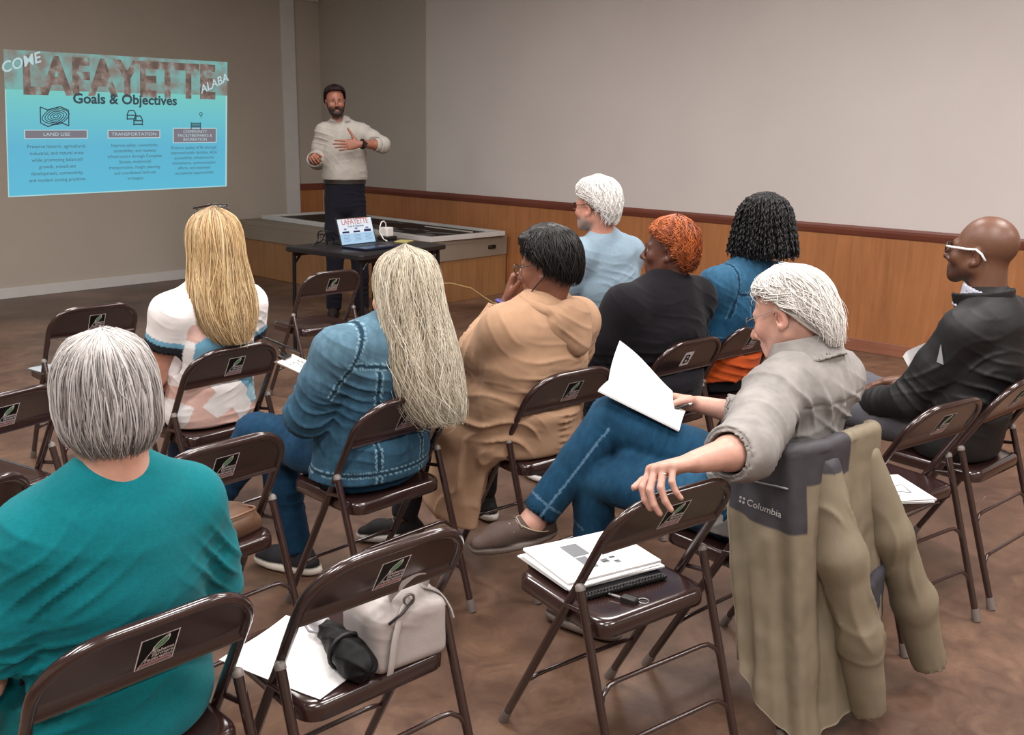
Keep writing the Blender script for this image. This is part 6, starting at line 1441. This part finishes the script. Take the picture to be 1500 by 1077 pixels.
# ============================================================ P10 the presenter
def person_presenter():
    J = dict(seated=False)
    c = V(.06, .03, 1.700); R = headR(4, 3, 3)
    J.update(T=[(V(0, 0, 1.0), .16, .115), (V(0, .0, 1.14), .16, .12), (V(.0, -.005, 1.3), .155, .115), (V(.005, -.01, 1.455), .13, .09), (V(.02, -.008, 1.53), .06, .056)],
             head=c, R=R, sL=V(-.145, -.005, 1.47), sR=V(.15, -.005, 1.47), eL=V(-.285, .16, 1.38), eR=V(.21, -.07, 1.24), wL=V(-.115, .26, 1.385), wR=V(.245, .14, 1.275), hs=.92, neck=.052,
             hL=V(-.08, 0, .94), hR=V(.08, 0, .94), kL=V(-.1, .03, .5), kR=V(.09, .02, .5), aL=V(-.115, -.02, .08), aR=V(.11, -.02, .08), tL=V(-.15, .14, .03), tR=V(.13, .14, .03))
    hands = dict(L=dict(F=V(.85, .15, -.05), N=V(.15, -.9, -.1), curl=(12, 14, 10), spread=5, sc=1.06, thumb=(62, 5), tcurl=(0, 0, 0)), R=dict(F=V(.05, .9, .15), N=V(-.6, .1, -.8), curl=(50, 55, 30), spread=3, thumb=(30, 40)))
    px, py = 4.89, 6.07; rz = math.atan2(-py, -px) - math.pi / 2 + R_(3)
    o = body('person', J, 'bearded person standing beside the stage in a white shirt and dark trousers', None, (px, py, 0), rz, paint_skin('#94604d', c, R, .92, brow='#2c1f1b', lips='#9a625a', stubble='#33241f', stub_amt=.9, sclera='#5f544d'), .0055, hands)
    sp = arm_specs(J, 'L', .012, .035) + arm_specs(J, 'R', .010, .032) + [(V(-.1, .1, 1.3), V(.6, 0, 1), .06, .006, .14), (V(.1, .1, 1.3), V(-.7, 0, 1), .06, .006, .14), (V(0, .1, 1.12), V(.1, 0, 1), .04, .008, .16)]
    def ex(s):
        collar(s, V(.025, -.004, 1.54), R @ Rx(-16), .062, .06, .036, .008, .006, -150, 150, 40)
        s.rc(V(.045, .05, 1.61), V(.024, .12, 1.475), .05, .008); s.sub(.006)
        for q in (-1, 1): s.box(V(.027 + q * .052, .056, 1.54), V(.024, .006, .028), (Rz(q * -38) @ Rx(-35)).T, .004, .006)
        s.rc(V(.012, .112, 1.12), V(.018, .082, 1.48), .012, .012, .004)     # placket
        s.cut(V(0, 0, 1.105), V(0, 0, -1))
    top_garment(J, J['T'], .012, [.066, .064, .06, .056, .048], 'shirt', o, M_cloth, .006, '#aaa49d', sp, .003, armfrac=(1.12, 1.55), extra=ex)
    MB().tube([V(.016, .113, 1.33), V(.016, .118, 1.33)], .006, 10).build('button', mat('shirt_button', '#d7d2cc', .4), o)
    e, w = J['eL'], J['wL']
    s = Sdf(); d = unit(w - e); p = lerp(e, w, .15); s.rc(p - d * .015, p + d * .02, .054, .052); s.rc(p, p + d * .08, .043, .043); s.sub(.004)
    sdf_obj('rolled_cuff', s, M_cloth, o, .005, None, hexc('#aaa49d'))
    T = [(V(0, 0, .92), .155, .115), (V(0, 0, 1.085), .158, .117)]
    J2 = dict(J); J2['T'] = T; trousers(J2, o, '#191922', M_cloth, .0065, g=0, cuff=.97, r=(.08, .08, .07, .067, .062), kk=.02)
    mb = MB(); mb.loops([[(.166 * math.sin(a), .124 * math.cos(a), z) for a in np.linspace(0, 2 * math.pi, 40)[:-1]] for z in (1.075, 1.108)]); mb.build('belt', mat('dark_leather_belt', '#241c19', .4), o, auto=40)
    for q in 'LR': shoe(J, q, o, '#2a2320', '#2a2623')
    hr = [tuple(np.array(q) * .93) for q in [(.133, 0, 0, 0, 0), (.13, .03, .03, .03, 0), (.114, .062, .066, .068, 0), (.08, .079, .094, .092, -.004), (.045, .083, .106, .096, -.008), (.0, .083, .106, .05, -.014), (-.045, .074, .094, .03, -.018), (-.07, .062, .08, .02, -.02)]]
    hair_obj('hair', o, c, R, hr, 1700, (-180, 180), (0, .5), (.85, 1.03), .0014, (.008, 1), .4, 40, ('#140d0b', '#211613', '#32231e'), (-.002, .007), 10, 61, capcol='#1b120f', zend=[(0, -.065), (50, -.06), (70, -.01), (85, -.01), (98, -.02), (106, .05), (140, .082), (180, .088)], sweep=.2)
    H = lambda *q: c + R @ (V(*q) * .92); s = Sdf()
    s.el(H(0, .07, -.095), V(.047, .036, .034), R.T, .02); s.rc(H(.045, .05, -.08), H(.071, .01, -.02), .017, .008, .02).rc(H(-.045, .05, -.08), H(-.071, .01, -.02), .017, .008, .02)
    s.rc(H(-.026, .098, -.06), H(0, .104, -.054), .006, .007, .01).rc(H(.026, .098, -.06), H(0, .104, -.054), .006, .007, .01).rc(H(.028, .096, -.062), H(.032, .085, -.085), .008, .01, .01).rc(H(-.028, .096, -.062), H(-.032, .085, -.085), .008, .01, .01)
    s.el(H(0, .108, -.072), V(.02, .012, .007), R.T); s.sub(.004)
    sdf_obj('beard', s, M_hair, o, .004, lambda P: .0025 * fbm(P * 110, 2), lambda P, Nn: hexc('#2b1d19') * (1 + .4 * fbm(P * 120, 2)[:, None]))
    F = unit(w - e); e1 = unit(np.cross(F, V(0, 0, 1))); e2 = np.cross(F, e1); wc = w - F * .012
    wt = MB().tube([wc + .031 * (e1 * math.cos(a) + e2 * math.sin(a)) for a in np.linspace(0, 2 * math.pi, 24)[:-1]], .009, 8, closed=True).build('wristwatch', mat('watch_black', '#151416', .35), o)
    ct = wc + e1 * -.034 if (e1 @ V(0, 1, 0)) < 0 else wc + e1 * .034
    MB().box((-.017, -.02, -.005), (.017, .02, .006), M=Matrix.Translation(Vector(ct)) @ Vector((0, 0, 1)).rotation_difference(Vector(ct - wc)).to_matrix().to_4x4(), bev=.003).build('watch_face', mat('watch_glass', '#0c0c0f', .1), wt, smooth=False)
    hp = np.mean(J['tipsR'][:4], 0) * .5 + np.asarray(J['wR']) * .5
    a = math.cos(rz), math.sin(rz); P = (px + a[0] * hp[0] - a[1] * hp[1], py + a[1] * hp[0] + a[0] * hp[1], hp[2])
    rm = MB().box((-.014, -.05, -.009), (.014, .06, .009), bev=.005).build('remote', mat('remote_black', '#161517', .4), smooth=False, loc=P); rm.rotation_euler = (R_(12), 0, rz); tag(rm, 'small black presentation remote in the hand of the standing person', 'remote')
    # stitched mark on the chest
    mb = MB(); v, f = text_geo('i', .03, 'CENTER'); mb.add([(-.075 + a, .122 + .0, 1.385 + b) for a, b, z in v], f); 
    MB().tube([V(-.05, .104, 1.43), V(-.095, .094, 1.425)], .0022, 5).tube([V(-.06, .106, 1.42), V(-.085, .1, 1.417)], .0018, 5).build('chest_mark', mat('thread_grey', '#77787c', .7), o)
    return o
person_presenter()
